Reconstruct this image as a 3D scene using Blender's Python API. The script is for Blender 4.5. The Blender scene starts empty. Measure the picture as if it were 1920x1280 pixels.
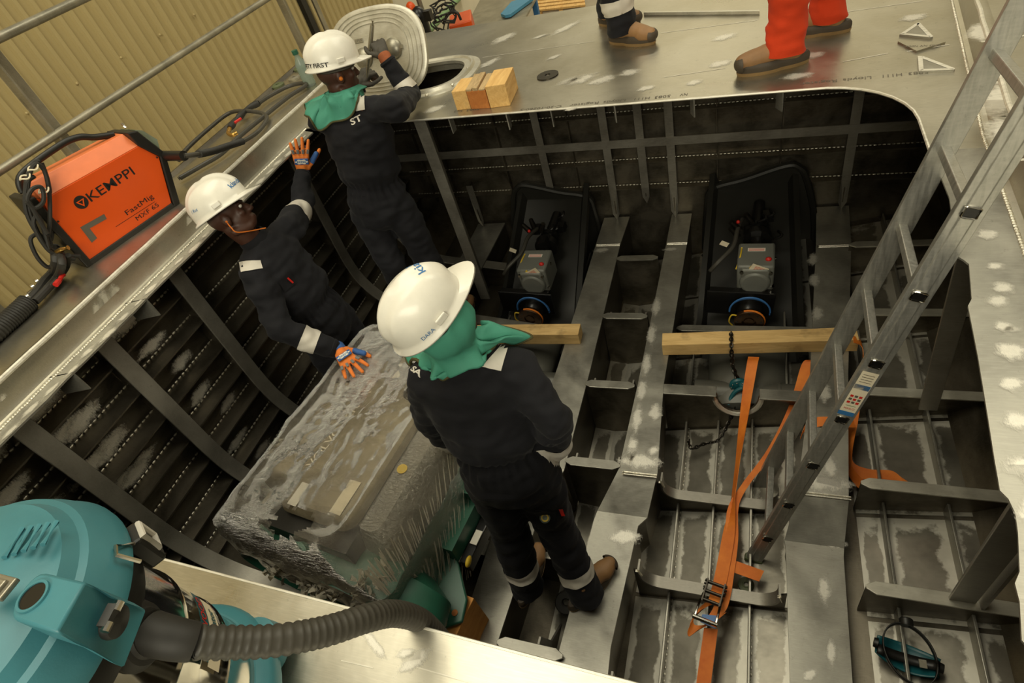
import bpy, bmesh, math, random
from mathutils import Vector, Matrix, noise
from mathutils.bvhtree import BVHTree
random.seed(7)
SC = bpy.context.scene
COL = SC.collection
V = Vector
PI = math.pi

# ------------------------------------------------------------------ camera
FPX = 1101.4536
ROT = Matrix(((0.93020985, 0.02747455, -0.36599834),
              (0.27264364, -0.71931514, 0.63894536),
              (-0.24571341, -0.69414039, -0.67660479)))
EYE = V((0, 0, 1.25))
cd = bpy.data.cameras.new('camera'); cam = bpy.data.objects.new('camera', cd); COL.objects.link(cam)
cd.sensor_width = 36.0; cd.lens = FPX / 1920 * 36.0; cd.clip_start = 0.02; cd.clip_end = 100
rt, up, bk = ROT.col[0], -ROT.col[1], -ROT.col[2]
m = Matrix((rt, up, bk)).transposed().to_4x4(); m.translation = EYE
cam.matrix_world = m
SC.camera = cam

def ray(px, py):
    return ROT @ V((px - 960, py - 640, FPX))
def P(px, py, z=None, y=None, x=None):
    """point of the place seen at a photo pixel, on a plane of known height / distance"""
    d = ray(px, py)
    if z is not None: t = (z - EYE.z) / d.z
    elif y is not None: t = (y - EYE.y) / d.y
    else: t = (x - EYE.x) / d.x
    return EYE + d * t

# ------------------------------------------------------------------ world, hall lamps and added fills
w = bpy.data.worlds.new('hall_air'); SC.world = w; w.use_nodes = True
bg = w.node_tree.nodes['Background']
bg.inputs[0].default_value = (1.0, 0.935, 0.725, 1); bg.inputs[1].default_value = 0.23
def area(name, loc, target, sx, sy, power, col=(1.0, 0.935, 0.725)):
    l = bpy.data.lights.new(name, 'AREA'); l.shape = 'RECTANGLE'; l.size = sx; l.size_y = sy
    l.energy = power; l.color = col
    o = bpy.data.objects.new(name, l); COL.objects.link(o); o.location = loc
    o.rotation_euler = (V(target) - V(loc)).to_track_quat('-Z', 'Y').to_euler()
    return o
area('hall_lamp_aft', (2.2, 5.2, 6.8), (0.3, 2.2, -1), 5.5, 3.5, 230)
area('hall_lamp_fore', (-2.6, 1.2, 6.8), (-1.2, 1.0, -0.5), 6.0, 3.2, 270)
area('fill_near', (0.8, -5.5, 4.2), (-0.6, 1.5, -0.6), 5.0, 2.5, 350)  # added fill behind the camera, brightens the ladder and people's backs
area('hall_lamp_far', (-1.5, 12.5, 5.8), (-3.2, 15.5, -1.5), 4.0, 1.0, 260)
area('fill_back_wall', (1.5, 12.5, 6.0), (2.5, 19, 3.4), 9.0, 1.0, 580)  # added fill on the unseen back wall so the deck reflects brighter
SC.view_settings.view_transform = 'Standard'; SC.view_settings.look = 'None'
SC.view_settings.gamma = 1; SC.view_settings.use_curve_mapping = False
SC.view_settings.exposure = 0.12

# ------------------------------------------------------------------ materials
def lin(c):
    return tuple(((v / 255) / 12.92 if v / 255 <= 0.04045 else ((v / 255 + 0.055) / 1.055) ** 2.4) for v in c) + (1,)
class NT:
    def __init__(s, name):
        s.m = bpy.data.materials.new(name); s.m.use_nodes = True; s.t = s.m.node_tree
        s.b = s.t.nodes['Principled BSDF']; s.out = s.t.nodes['Material Output']
    def n(s, kind, **kw):
        nd = s.t.nodes.new(kind)
        for k, v in kw.items():
            if hasattr(nd, k): setattr(nd, k, v)
            else: nd.inputs[k.replace('_', ' ')].default_value = v
        return nd
    def l(s, a, b): s.t.links.new(a, b)
    def ramp(s, src, p0, p1, c0=(0, 0, 0, 1), c1=(1, 1, 1, 1)):
        r = s.n('ShaderNodeValToRGB'); e = r.color_ramp.elements
        e[0].position = p0; e[0].color = c0; e[1].position = p1; e[1].color = c1
        s.l(src, r.inputs[0]); return r.outputs[0]
    def coord(s, scale=(1, 1, 1), kind='Object', rot=(0, 0, 0)):
        tc = s.n('ShaderNodeTexCoord'); mp = s.n('ShaderNodeMapping'); mp.inputs['Scale'].default_value = scale
        mp.inputs['Rotation'].default_value = rot
        s.l(tc.outputs[kind], mp.inputs[0]); return mp.outputs[0]
    def noise(s, co, scale, detail=4, rough=0.6, dist=0.0):
        n = s.n('ShaderNodeTexNoise'); n.inputs['Scale'].default_value = scale; n.inputs['Detail'].default_value = detail
        n.inputs['Roughness'].default_value = rough; n.inputs['Distortion'].default_value = dist
        s.l(co, n.inputs['Vector']); return n.outputs['Fac']
    def mix(s, f, a, b):
        x = s.n('ShaderNodeMix', data_type='RGBA')
        if isinstance(f, float): x.inputs[0].default_value = f
        else: s.l(f, x.inputs[0])
        for v, i in ((a, 6), (b, 7)):
            if isinstance(v, tuple): x.inputs[i].default_value = v
            else: s.l(v, x.inputs[i])
        return x.outputs[2]
    def bump(s, h, strength=0.2, dist=0.01):
        b = s.n('ShaderNodeBump'); b.inputs['Strength'].default_value = strength; b.inputs['Distance'].default_value = dist
        s.l(h, b.inputs['Height']); s.l(b.outputs[0], s.b.inputs['Normal'])
    def col(s, c): s.l(c, s.b.inputs['Base Color']) if not isinstance(c, tuple) else setattr(s.b.inputs['Base Color'], 'default_value', c)
    def rough(s, r):
        if isinstance(r, float): s.b.inputs['Roughness'].default_value = r
        else: s.l(r, s.b.inputs['Roughness'])
def g(v): return (v, v, v, 1)

def mat_simple(name, c, rough=0.5, metal=0.0, var=0.15, scale=6, bump=0.0, bscale=60, sheen=0, coat=0, spec=None):
    k = NT(name); c = lin(c); co = k.coord()
    f = k.noise(co, scale)
    d = tuple(v * (1 - var) for v in c[:3]) + (1,); u = tuple(min(1, v * (1 + var)) for v in c[:3]) + (1,)
    k.col(k.mix(k.ramp(f, 0.3, 0.7), d, u)); k.rough(float(rough)); k.b.inputs['Metallic'].default_value = metal
    if bump: k.bump(k.noise(k.coord(), bscale), bump, 0.004)
    if sheen: k.b.inputs['Sheen Weight'].default_value = sheen
    if coat: k.b.inputs['Coat Weight'].default_value = coat; k.b.inputs['Coat Roughness'].default_value = 0.1
    if spec is not None: k.b.inputs['Specular IOR Level'].default_value = spec
    return k.m

def mat_alu(name, c0, c1, r0, r1, metal=0.9, stretch=(1, 1, 1), scale=2.2, lo=0.35, hi=0.65, scratch=0.15):
    k = NT(name)
    f = k.ramp(k.noise(k.coord(stretch), scale, 6, 0.62, 0.4), lo, hi)
    fine = k.ramp(k.noise(k.coord((4, 60, 20)), 6, 3, 0.5), 0.45, 0.75)
    sp = k.ramp(k.noise(k.coord(), 45, 4, 0.7), 0.62, 0.75)
    c = k.mix(f, lin(c0), lin(c1))
    mx = k.n('ShaderNodeMath', operation='MULTIPLY'); k.l(fine, mx.inputs[0]); mx.inputs[1].default_value = scratch
    c = k.mix(mx.outputs[0], c, lin(tuple(min(255, v * 1.25) for v in c1)))
    mx2 = k.n('ShaderNodeMath', operation='MULTIPLY'); k.l(sp, mx2.inputs[0]); mx2.inputs[1].default_value = 0.35
    c = k.mix(mx2.outputs[0], c, lin(tuple(v * 0.6 for v in c0)))
    k.col(c); k.rough(k.ramp(f, 0, 1, g(r0), g(r1))); k.b.inputs['Metallic'].default_value = metal
    k.bump(k.noise(k.coord((1, 1, 1)), 9, 3), 0.12, 0.01)
    return k.m

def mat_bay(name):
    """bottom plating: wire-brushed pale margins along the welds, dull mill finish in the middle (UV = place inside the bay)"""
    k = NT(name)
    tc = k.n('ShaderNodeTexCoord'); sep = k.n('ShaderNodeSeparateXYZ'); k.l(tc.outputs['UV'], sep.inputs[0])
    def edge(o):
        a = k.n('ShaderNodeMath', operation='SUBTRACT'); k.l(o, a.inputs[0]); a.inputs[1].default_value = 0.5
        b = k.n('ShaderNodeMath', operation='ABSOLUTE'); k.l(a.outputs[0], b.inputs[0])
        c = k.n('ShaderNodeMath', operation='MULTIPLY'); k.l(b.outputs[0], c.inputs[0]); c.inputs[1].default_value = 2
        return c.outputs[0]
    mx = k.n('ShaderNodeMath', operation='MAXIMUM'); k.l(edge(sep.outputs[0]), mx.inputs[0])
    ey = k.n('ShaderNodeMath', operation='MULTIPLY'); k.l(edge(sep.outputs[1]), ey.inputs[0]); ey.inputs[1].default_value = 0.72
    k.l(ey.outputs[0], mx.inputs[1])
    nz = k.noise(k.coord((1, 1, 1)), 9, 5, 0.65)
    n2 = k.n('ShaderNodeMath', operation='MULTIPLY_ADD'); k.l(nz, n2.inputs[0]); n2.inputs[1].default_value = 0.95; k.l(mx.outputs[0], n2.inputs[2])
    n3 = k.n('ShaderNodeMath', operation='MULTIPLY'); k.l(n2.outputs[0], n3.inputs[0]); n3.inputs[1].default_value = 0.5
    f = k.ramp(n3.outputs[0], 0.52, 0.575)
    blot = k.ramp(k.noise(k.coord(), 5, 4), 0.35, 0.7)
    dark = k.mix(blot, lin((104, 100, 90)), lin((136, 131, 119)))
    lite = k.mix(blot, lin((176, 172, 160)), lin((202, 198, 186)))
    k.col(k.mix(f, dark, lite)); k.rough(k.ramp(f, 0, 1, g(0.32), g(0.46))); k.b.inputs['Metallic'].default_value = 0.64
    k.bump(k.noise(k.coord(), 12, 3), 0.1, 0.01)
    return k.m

M = {}
M['deck'] = mat_alu('rolled_aluminium_deck', (168, 163, 148), (194, 189, 174), 0.27, 0.42, 0.92, scale=1.6)
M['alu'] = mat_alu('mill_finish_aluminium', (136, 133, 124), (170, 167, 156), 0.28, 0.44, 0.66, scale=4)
M['hull'] = mat_alu('shade_dark_hull_aluminium', (74, 69, 59), (116, 109, 96), 0.34, 0.5, 0.85, stretch=(1, .4, 1), scale=5)  # base colour darkened to carry the shade below the deck
M['dull'] = mat_alu('dull_flat_bar_aluminium', (122, 118, 109), (150, 146, 136), 0.36, 0.5, 0.62, scale=4)
M['brush'] = mat_alu('wire_brushed_aluminium', (205, 200, 186), (232, 228, 214), 0.42, 0.55, 0.6, stretch=(1, 5, 1), scale=14)
def mat_patch():
    k = NT('wire_brushed_patch')
    tc = k.n('ShaderNodeTexCoord'); ln = k.n('ShaderNodeVectorMath', operation='LENGTH'); k.l(tc.outputs['UV'], ln.inputs[0])
    n1 = k.noise(k.coord((1, 1, 1)), 26, 4, 0.7); n2 = k.noise(k.coord((1, 1, 1), 'UV'), 1.6, 3)
    st = k.noise(k.coord((22, 2.5, 1), 'UV', (0, 0, .5)), 1.5, 3, .6)
    a = k.n('ShaderNodeMath', operation='MULTIPLY_ADD'); k.l(n1, a.inputs[0]); a.inputs[1].default_value = 0.8; k.l(ln.outputs['Value'], a.inputs[2])
    b = k.n('ShaderNodeMath', operation='MULTIPLY_ADD'); k.l(n2, b.inputs[0]); b.inputs[1].default_value = 0.5; k.l(a.outputs[0], b.inputs[2])
    c = k.n('ShaderNodeMath', operation='MULTIPLY_ADD'); k.l(st, c.inputs[0]); c.inputs[1].default_value = 0.75; k.l(b.outputs[0], c.inputs[2])
    f = k.ramp(c.outputs[0], 1.36 / 2, 1.74 / 2, g(0.95), g(0))
    h = k.n('ShaderNodeMath', operation='MULTIPLY'); k.l(c.outputs[0], h.inputs[0]); h.inputs[1].default_value = 0.5
    k.l(h.outputs[0], f.node.inputs[0])
    k.col(k.mix(k.ramp(st, .3, .7), lin((206, 202, 190)), lin((236, 232, 221)))); k.rough(0.45); k.b.inputs['Metallic'].default_value = 0.6
    tr = k.n('ShaderNodeBsdfTransparent'); mx = k.n('ShaderNodeMixShader'); k.l(f, mx.inputs[0]); k.l(tr.outputs[0], mx.inputs[1]); k.l(k.b.outputs[0], mx.inputs[2]); k.l(mx.outputs[0], k.out.inputs[0])
    return k.m
M['patch'] = mat_patch()
M['weld'] = mat_simple('weld_bead', (225, 220, 205), 0.3, 0.9, 0.3, 120, 0.6, 160)
M['ladder'] = mat_alu('extruded_ladder_aluminium', (168, 167, 160), (190, 188, 180), 0.36, 0.48, 0.75, stretch=(30, 30, 1), scale=3)
M['cast'] = mat_alu('cast_aluminium', (188, 184, 170), (210, 206, 192), 0.4, 0.55, 0.7, scale=8)
M['bay'] = mat_bay('hull_bottom_plate')
M['orange'] = mat_simple('orange_paint', (226, 84, 18), 0.38, 0, 0.06, 3)
M['orangedirty'] = mat_simple('scuffed_orange_paint', (226, 120, 70), 0.42, 0, 0.12, 6)
M['black'] = mat_simple('black_plastic', (26, 25, 22), 0.45, 0, 0.2, 8)
M['ink'] = mat_simple('black_ink', (24, 20, 16), 0.6, 0, 0.1, 8)
M['greyink'] = mat_simple('grey_ink', (96, 90, 78), 0.6, 0, 0.1, 8)
M['rubber'] = mat_simple('black_rubber', (38, 36, 32), 0.62, 0, 0.2, 20)
M['hose'] = mat_simple('grey_ribbed_hose', (62, 59, 52), 0.5, 0, 0.12, 20)
M['teal'] = mat_simple('teal_plastic', (62, 124, 135), 0.42, 0, 0.12, 5, 0.05, 200)
M['tealdark'] = mat_simple('dark_teal_plastic', (22, 84, 92), 0.4, 0, 0.12, 5)
M['steel'] = mat_simple('polished_stainless', (200, 196, 186), 0.1, 1.0, 0.03, 4)
M['darksteel'] = mat_simple('dark_steel', (66, 62, 56), 0.35, 0.9, 0.2, 20)
M['navy'] = mat_simple('navy_cotton', (23, 23, 27), 0.85, 0, 0.25, 5, 0.25, 300, sheen=0.04, spec=0.25)
M['hivis'] = mat_simple('reflective_tape', (200, 194, 182), 0.55, 0, 0.08, 10)
M['hood'] = mat_simple('green_welding_leather', (70, 146, 124), 0.75, 0, 0.12, 5, 0.2, 40)
M['hoodtrim'] = mat_simple('olive_hem', (70, 66, 34), 0.8, 0, 0.1, 5)
M['helmet'] = mat_simple('white_helmet_plastic', (226, 222, 210), 0.34, 0, 0.07, 9, coat=0.2)
M['blueink'] = mat_simple('blue_print', (50, 110, 165), 0.5, 0, 0.1, 5)
M['skin'] = mat_simple('brown_skin', (70, 42, 30), 0.5, 0, 0.12, 12)
M['eyew'] = mat_simple('eye_white', (220, 214, 205), 0.3, 0, 0.02, 5)
M['gloveo'] = mat_simple('orange_glove', (224, 122, 46), 0.75, 0, 0.12, 12, 0.2, 200)
M['gloveb'] = mat_simple('blue_glove_fabric', (50, 90, 150), 0.75, 0, 0.12, 12)
M['gloveg'] = mat_simple('grey_glove_rubber', (112, 112, 108), 0.7, 0, 0.1, 12)
M['gloved'] = mat_simple('charcoal_glove', (72, 68, 60), 0.75, 0, 0.15, 12, 0.2, 200)
M['cuff'] = mat_simple('rust_knit_cuff', (152, 84, 48), 0.85, 0, 0.15, 30, 0.4, 200)
M['redcloth'] = mat_simple('orange_red_cotton', (202, 62, 28), 0.85, 0, 0.1, 5, 0.2, 260, sheen=0.03, spec=0.2)
M['boot'] = mat_simple('tan_boot_leather', (142, 106, 68), 0.6, 0, 0.18, 9, 0.2, 60)
M['sole'] = mat_simple('dark_boot_sole', (66, 56, 44), 0.65, 0, 0.15, 12)
M['midsole'] = mat_simple('tan_boot_sole', (132, 106, 68), 0.65, 0, 0.15, 12)
def mat_wood(name, a, b, sc=(14, 2, 14)):
    k = NT(name); co = k.coord(sc)
    f = k.noise(co, 2.2, 5, 0.6, 1.2); kn = k.ramp(k.noise(k.coord(), 7, 3), 0.62, 0.72)
    c = k.mix(k.ramp(f, 0.3, 0.7), lin(a), lin(b)); mu = k.n('ShaderNodeMath', operation='MULTIPLY'); k.l(kn, mu.inputs[0]); mu.inputs[1].default_value = 0.4
    k.col(k.mix(mu.outputs[0], c, lin(tuple(v * .65 for v in a)))); k.rough(0.7); k.bump(f, 0.15, 0.004); return k.m
M['pine'] = mat_wood('sawn_pine', (200, 154, 88), (230, 190, 122))
M['pinex'] = mat_wood('sawn_pine_beam', (190, 154, 96), (222, 188, 128), (2, 14, 14))
M['redwood'] = mat_wood('reddish_wood', (168, 98, 42), (192, 122, 58))
M['oldwood'] = mat_wood('weathered_wood', (150, 126, 90), (205, 176, 128), (30, 3, 30))
M['ambwood'] = mat_wood('amber_wood', (210, 140, 62), (230, 166, 88))
M['green'] = mat_simple('green_engine_paint', (38, 92, 72), 0.4, 0, 0.15, 8)
M['cover'] = mat_alu('dusty_engine_cover', (112, 102, 82), (158, 147, 122), 0.5, 0.65, 0.25, scale=3.2)
M['engdark'] = mat_simple('dark_engine_iron', (40, 38, 34), 0.5, 0.4, 0.3, 10)
M['grease'] = mat_simple('black_engine_paint', (22, 21, 20), 0.3, 0.1, 0.2, 10)
M['gear'] = mat_simple('grey_gearbox_paint', (112, 113, 106), 0.45, 0.1, 0.08, 8)
M['duct'] = mat_simple('grey_duct_paint', (84, 83, 76), 0.4, 0.2, 0.1, 4)
M['ductdark'] = mat_simple('dark_duct_coating', (34, 33, 29), 0.45, 0.1, 0.15, 4)
M['bronze'] = mat_simple('dark_bronze_flange', (74, 54, 38), 0.35, 0.8, 0.2, 12)
M['bluehose'] = mat_simple('blue_hose', (60, 110, 170), 0.4, 0, 0.05, 5)
M['yellow'] = mat_simple('yellow_plastic', (214, 180, 50), 0.5, 0, 0.08, 5)
M['tag'] = mat_simple('paper_tag', (226, 214, 186), 0.7, 0, 0.05, 8)
M['fade'] = mat_simple('faded_print', (168, 158, 134), 0.6, 0, 0.1, 20)
M['white'] = mat_simple('white_paper', (226, 220, 205), 0.6, 0, 0.04, 8)
M['red'] = mat_simple('red_plastic', (200, 36, 26), 0.45, 0, 0.05, 8)
M['brass'] = mat_simple('brass', (190, 150, 80), 0.3, 0.9, 0.1, 12)
M['blue'] = mat_simple('blue_coated_sheet', (72, 140, 176), 0.5, 0, 0.06, 5)
M['olive'] = mat_simple('olive_rubber', (84, 92, 62), 0.6, 0, 0.12, 8)
M['plaster'] = mat_simple('white_panel', (206, 198, 176), 0.7, 0, 0.05, 1)
M['concrete'] = mat_simple('concrete_floor', (150, 140, 120), 0.6, 0, 0.12, 2)
M['clad'] = mat_simple('yellow_steel_cladding', (178, 160, 112), 0.5, 0, 0.05, 0.8)
M['galv'] = mat_alu('galvanised_steel', (140, 136, 122), (172, 166, 148), 0.35, 0.5, 0.7, scale=5)
M['greenpipe'] = mat_simple('green_pipe_paint', (120, 158, 108), 0.5, 0, 0.05, 5)
def mat_strap():
    k = NT('orange_webbing'); co = k.coord((1, 1, 1))
    wv = k.n('ShaderNodeTexWave'); wv.inputs['Scale'].default_value = 130; k.l(co, wv.inputs[0])
    k.col(k.mix(k.ramp(k.noise(co, 8), .3, .7), lin((206, 100, 22)), lin((236, 136, 44)))); k.rough(0.6); k.bump(wv.outputs['Fac'], 0.25, 0.002); return k.m
M['strap'] = mat_strap()
def mat_film():
    k = NT('stretch_film')
    tr = k.n('ShaderNodeBsdfTransparent'); tr.inputs[0].default_value = (0.95, 0.94, 0.91, 1)
    k.b.inputs['Base Color'].default_value = lin((176, 164, 138)); k.b.inputs['Roughness'].default_value = 0.55
    l1 = k.noise(k.coord((1.2, 46, 16), rot=(0, 0, 0.75)), 4, 4, 0.7, 0.25); l2 = k.noise(k.coord((40, 1.5, 12), rot=(0, 0, 0.25)), 4, 4, 0.7, 0.3)
    big = k.noise(k.coord((3, 9, 5), rot=(0, 0, .6)), 3, 4, .6, .6)
    ad = k.n('ShaderNodeMath', operation='ADD'); k.l(l1, ad.inputs[0]); k.l(l2, ad.inputs[1])
    ad2 = k.n('ShaderNodeMath', operation='MULTIPLY_ADD'); k.l(big, ad2.inputs[0]); ad2.inputs[1].default_value = 1.6; k.l(ad.outputs[0], ad2.inputs[2])
    bp = k.n('ShaderNodeBump'); bp.inputs['Strength'].default_value = 1.0; bp.inputs['Distance'].default_value = 0.012; k.l(ad2.outputs[0], bp.inputs['Height'])
    k.l(bp.outputs[0], k.b.inputs['Normal'])
    gl = k.n('ShaderNodeBsdfGlossy'); gl.inputs['Color'].default_value = (0.95, 0.94, 0.9, 1); gl.inputs['Roughness'].default_value = 0.2; k.l(bp.outputs[0], gl.inputs['Normal'])
    fr = k.n('ShaderNodeFresnel'); fr.inputs['IOR'].default_value = 1.38
    dust = k.ramp(k.noise(k.coord((1, 2, 1)), 5, 6, .7), 0.35, 0.7, g(0.06), g(0.24))
    half = k.n('ShaderNodeMath', operation='MULTIPLY'); k.l(ad.outputs[0], half.inputs[0]); half.inputs[1].default_value = 0.5
    ln = k.ramp(half.outputs[0], 0.58, 0.68, g(0), g(0.30))
    sm = k.n('ShaderNodeMath', operation='ADD', use_clamp=True); k.l(dust, sm.inputs[0]); k.l(ln, sm.inputs[1])
    m1 = k.n('ShaderNodeMixShader'); k.l(sm.outputs[0], m1.inputs[0]); k.l(tr.outputs[0], m1.inputs[1]); k.l(k.b.outputs[0], m1.inputs[2])
    m2 = k.n('ShaderNodeMixShader'); fb = k.n('ShaderNodeMath', operation='MULTIPLY_ADD', use_clamp=True); k.l(fr.outputs[0], fb.inputs[0]); fb.inputs[1].default_value = 1.0; fb.inputs[2].default_value = 0.10; k.l(fb.outputs[0], m2.inputs[0]); k.l(m1.outputs[0], m2.inputs[1]); k.l(gl.outputs[0], m2.inputs[2])
    k.l(m2.outputs[0], k.out.inputs[0]); return k.m
M['film'] = mat_film()
def mat_clear(name, col, fac):
    k = NT(name); tr = k.n('ShaderNodeBsdfTransparent'); tr.inputs[0].default_value = lin(col)
    k.b.inputs['Base Color'].default_value = lin(col); k.b.inputs['Roughness'].default_value = 0.08
    mx = k.n('ShaderNodeMixShader'); mx.inputs[0].default_value = fac; k.l(tr.outputs[0], mx.inputs[1]); k.l(k.b.outputs[0], mx.inputs[2]); k.l(mx.outputs[0], k.out.inputs[0]); return k.m
M['crumple'] = mat_clear('crumpled_film', (226, 220, 204), 0.45)
def mat_glint():  # silver base colour painted for the film's glints along the exhaust cover
    k = NT('film_glint_silver'); k.col(lin((196, 192, 182))); k.rough(0.28); k.b.inputs['Metallic'].default_value = 0.85
    k.bump(k.noise(k.coord((1, 1.6, 1)), 55, 5, .7, .5), 1.0, 0.012); return k.m
M['glint'] = mat_glint()
M['clear'] = mat_clear('clear_plastic', (200, 214, 205), 0.3)

# ------------------------------------------------------------------ objects
ORG = {}
def tag(o, label, cat, group=None):
    o['label'] = label; o['category'] = cat
    if group: o['group'] = group
    return o
def thing(name, loc, label, cat, group=None):
    o = bpy.data.objects.new(name, None); COL.objects.link(o); o.location = loc; o.empty_display_size = 0.1
    ORG[o.name] = V(loc); return tag(o, label, cat, group)
def finish_mesh(me, smooth):
    me.shade_smooth() if smooth else me.shade_flat()
    if smooth and smooth is not True: me.set_sharp_from_angle(angle=math.radians(smooth))
def link(name, me, mats, parent=None, bevel=0, solid=0, smooth=35, base=True):
    """one mesh object; mesh is given in place coordinates and moved to its parent's base"""
    if not isinstance(mats, (list, tuple)): mats = [mats]
    for k in mats: me.materials.append(M[k] if isinstance(k, str) else k)
    finish_mesh(me, smooth)
    o = bpy.data.objects.new(name, me); COL.objects.link(o)
    if parent:
        org = ORG[parent.name]; me.transform(Matrix.Translation(-org)); o.parent = parent; ORG[o.name] = org
    else:
        xs = [v.co for v in me.vertices]
        org = V(((min(v.x for v in xs) + max(v.x for v in xs)) / 2, (min(v.y for v in xs) + max(v.y for v in xs)) / 2, min(v.z for v in xs)))
        me.transform(Matrix.Translation(-org)); o.location = org; ORG[o.name] = org
    if solid:
        md = o.modifiers.new('thick', 'SOLIDIFY'); md.thickness = solid; md.offset = -1
    if bevel:
        md = o.modifiers.new('edges', 'BEVEL'); md.width = bevel; md.segments = 2; md.limit_method = 'ANGLE'; md.angle_limit = math.radians(40)
    return o
def obj(name, bm, mats, parent=None, normals=True, **kw):
    if normals: bmesh.ops.recalc_face_normals(bm, faces=bm.faces)
    me = bpy.data.meshes.new(name); bm.to_mesh(me); bm.free()
    return link(name, me, mats, parent, **kw)
def struct(o): o['kind'] = 'structure'; return o
def B(): return bmesh.new()

def box(bm, c, s, rot=None, mi=0):
    r = rot.to_3x3() if rot else Matrix.Identity(3)
    vs = [bm.verts.new(V(c) + r @ V((x * s[0] / 2, y * s[1] / 2, z * s[2] / 2))) for x in (-1, 1) for y in (-1, 1) for z in (-1, 1)]
    for f in ((0, 1, 3, 2), (4, 6, 7, 5), (0, 4, 5, 1), (2, 3, 7, 6), (0, 2, 6, 4), (1, 5, 7, 3)):
        bm.faces.new([vs[i] for i in f]).material_index = mi
def prism(bm, pts, ext, mi=0):
    a = [bm.verts.new(V(p)) for p in pts]; b = [bm.verts.new(V(p) + V(ext)) for p in pts]
    n = len(pts)
    bm.faces.new(a).material_index = mi; bm.faces.new(b[::-1]).material_index = mi
    for i in range(n): bm.faces.new((a[i], b[i], b[(i + 1) % n], a[(i + 1) % n])).material_index = mi
def frame(d, hint=V((0, 0, 1))):
    d = V(d).normalized()
    if abs(d.dot(hint)) > 0.97: hint = V((1, 0, 0)) if abs(d.x) < .9 else V((0, 1, 0))
    u = d.cross(hint).normalized(); v = u.cross(d).normalized(); return u, v
def rings(bm, rs, closed=True, cap=True, mi=0):
    vr = [[bm.verts.new(p) for p in r] for r in rs]
    n = len(rs[0])
    for a, b in zip(vr, vr[1:]):
        for i in range(n if closed else n - 1):
            j = (i + 1) % n; bm.faces.new((a[i], a[j], b[j], b[i])).material_index = mi
    if cap and closed:
        bm.faces.new(vr[0][::-1]).material_index = mi; bm.faces.new(vr[-1]).material_index = mi
    return vr
def cyl(bm, p0, p1, r0, r1=None, seg=20, mi=0):
    r1 = r0 if r1 is None else r1; p0 = V(p0); p1 = V(p1); u, v = frame(p1 - p0)
    rings(bm, [[p + (u * math.cos(2 * PI * i / seg) + v * math.sin(2 * PI * i / seg)) * r for i in range(seg)] for p, r in ((p0, r0), (p1, r1))], mi=mi)
def lathe(bm, p0, axis, prof, seg=32, mi=0, hint=V((0, 0, 1)), cap=True):
    """prof: list of (radius, distance along axis)"""
    axis = V(axis).normalized(); u, v = frame(axis, hint); p0 = V(p0)
    return rings(bm, [[p0 + axis * h + (u * math.cos(2 * PI * i / seg) + v * math.sin(2 * PI * i / seg)) * max(r, 1e-4) for i in range(seg)] for r, h in prof], cap=cap, mi=mi)
def spline(pts, n=8, closed=False):
    pts = [V(p) for p in pts]; out = []; N = len(pts)
    rng = range(N if closed else N - 1)
    for i in rng:
        g_ = lambda k: pts[k % N] if closed else pts[min(max(k, 0), N - 1)]
        a, b, c, d = g_(i - 1), g_(i), g_(i + 1), g_(i + 2)
        for k in range(n):
            t = k / n
            out.append(0.5 * ((2 * b) + (c - a) * t + (2 * a - 5 * b + 4 * c - d) * t * t + (3 * b - a - 3 * c + d) * t ** 3))
    if not closed: out.append(pts[-1])
    return out
def tube(bm, pts, r, seg=10, mi=0, rfun=None, closed=False):
    pts = [V(p) for p in pts]; n = len(pts); rs = []; u = None
    for i, p in enumerate(pts):
        d = (pts[(i + 1) % n] - pts[i - 1]) if closed else (pts[min(i + 1, n - 1)] - pts[max(i - 1, 0)])
        if d.length < 1e-9: d = V((0, 0, 1))
        d.normalize()
        if u is None: u, v = frame(d)
        else:
            u = (u - d * u.dot(d)); u = u.normalized() if u.length > 1e-6 else frame(d)[0]; v = d.cross(u)
        rr = rfun(i) if rfun else r
        rs.append([p + (u * math.cos(2 * PI * k / seg) + v * math.sin(2 * PI * k / seg)) * rr for k in range(seg)])
    if closed: rs.append(rs[0])
    rings(bm, rs, cap=not closed, mi=mi)
    if closed: bmesh.ops.remove_doubles(bm, verts=bm.verts, dist=1e-6)
def ribbon(bm, pts, widths, thick, mi=0):
    """flat strap: pts with a width vector each"""
    rs = []
    n = len(pts)
    for i in range(n):
        p = V(pts[i]); w_ = V(widths[i]); d = (V(pts[min(i + 1, n - 1)]) - V(pts[max(i - 1, 0)])).normalized()
        nn = d.cross(w_).normalized() * thick / 2
        rs.append([p - w_ / 2 - nn, p + w_ / 2 - nn, p + w_ / 2 + nn, p - w_ / 2 + nn])
    rings(bm, rs, mi=mi)
def ball(bm, c, r, seg=16, rot=None, mi=0):
    """ellipsoid; r may be a triple"""
    if not isinstance(r, (tuple, list, Vector)): r = (r, r, r)
    mt = Matrix.Translation(V(c)) @ (rot.to_4x4() if rot else Matrix.Identity(4)) @ Matrix.Diagonal((r[0], r[1], r[2], 1))
    res = bmesh.ops.create_uvsphere(bm, u_segments=seg, v_segments=max(6, seg * 2 // 3), radius=1, matrix=mt)
    if mi:
        for v in res['verts']:
            for f in v.link_faces: f.material_index = mi
def caps(bm, p0, p1, r0, r1=None, seg=14):
    r1 = r0 if r1 is None else r1
    ball(bm, p0, r0, seg); ball(bm, p1, r1, seg)
    if (V(p1) - V(p0)).length > 1e-4: cyl(bm, p0, p1, r0, r1, seg)
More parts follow.
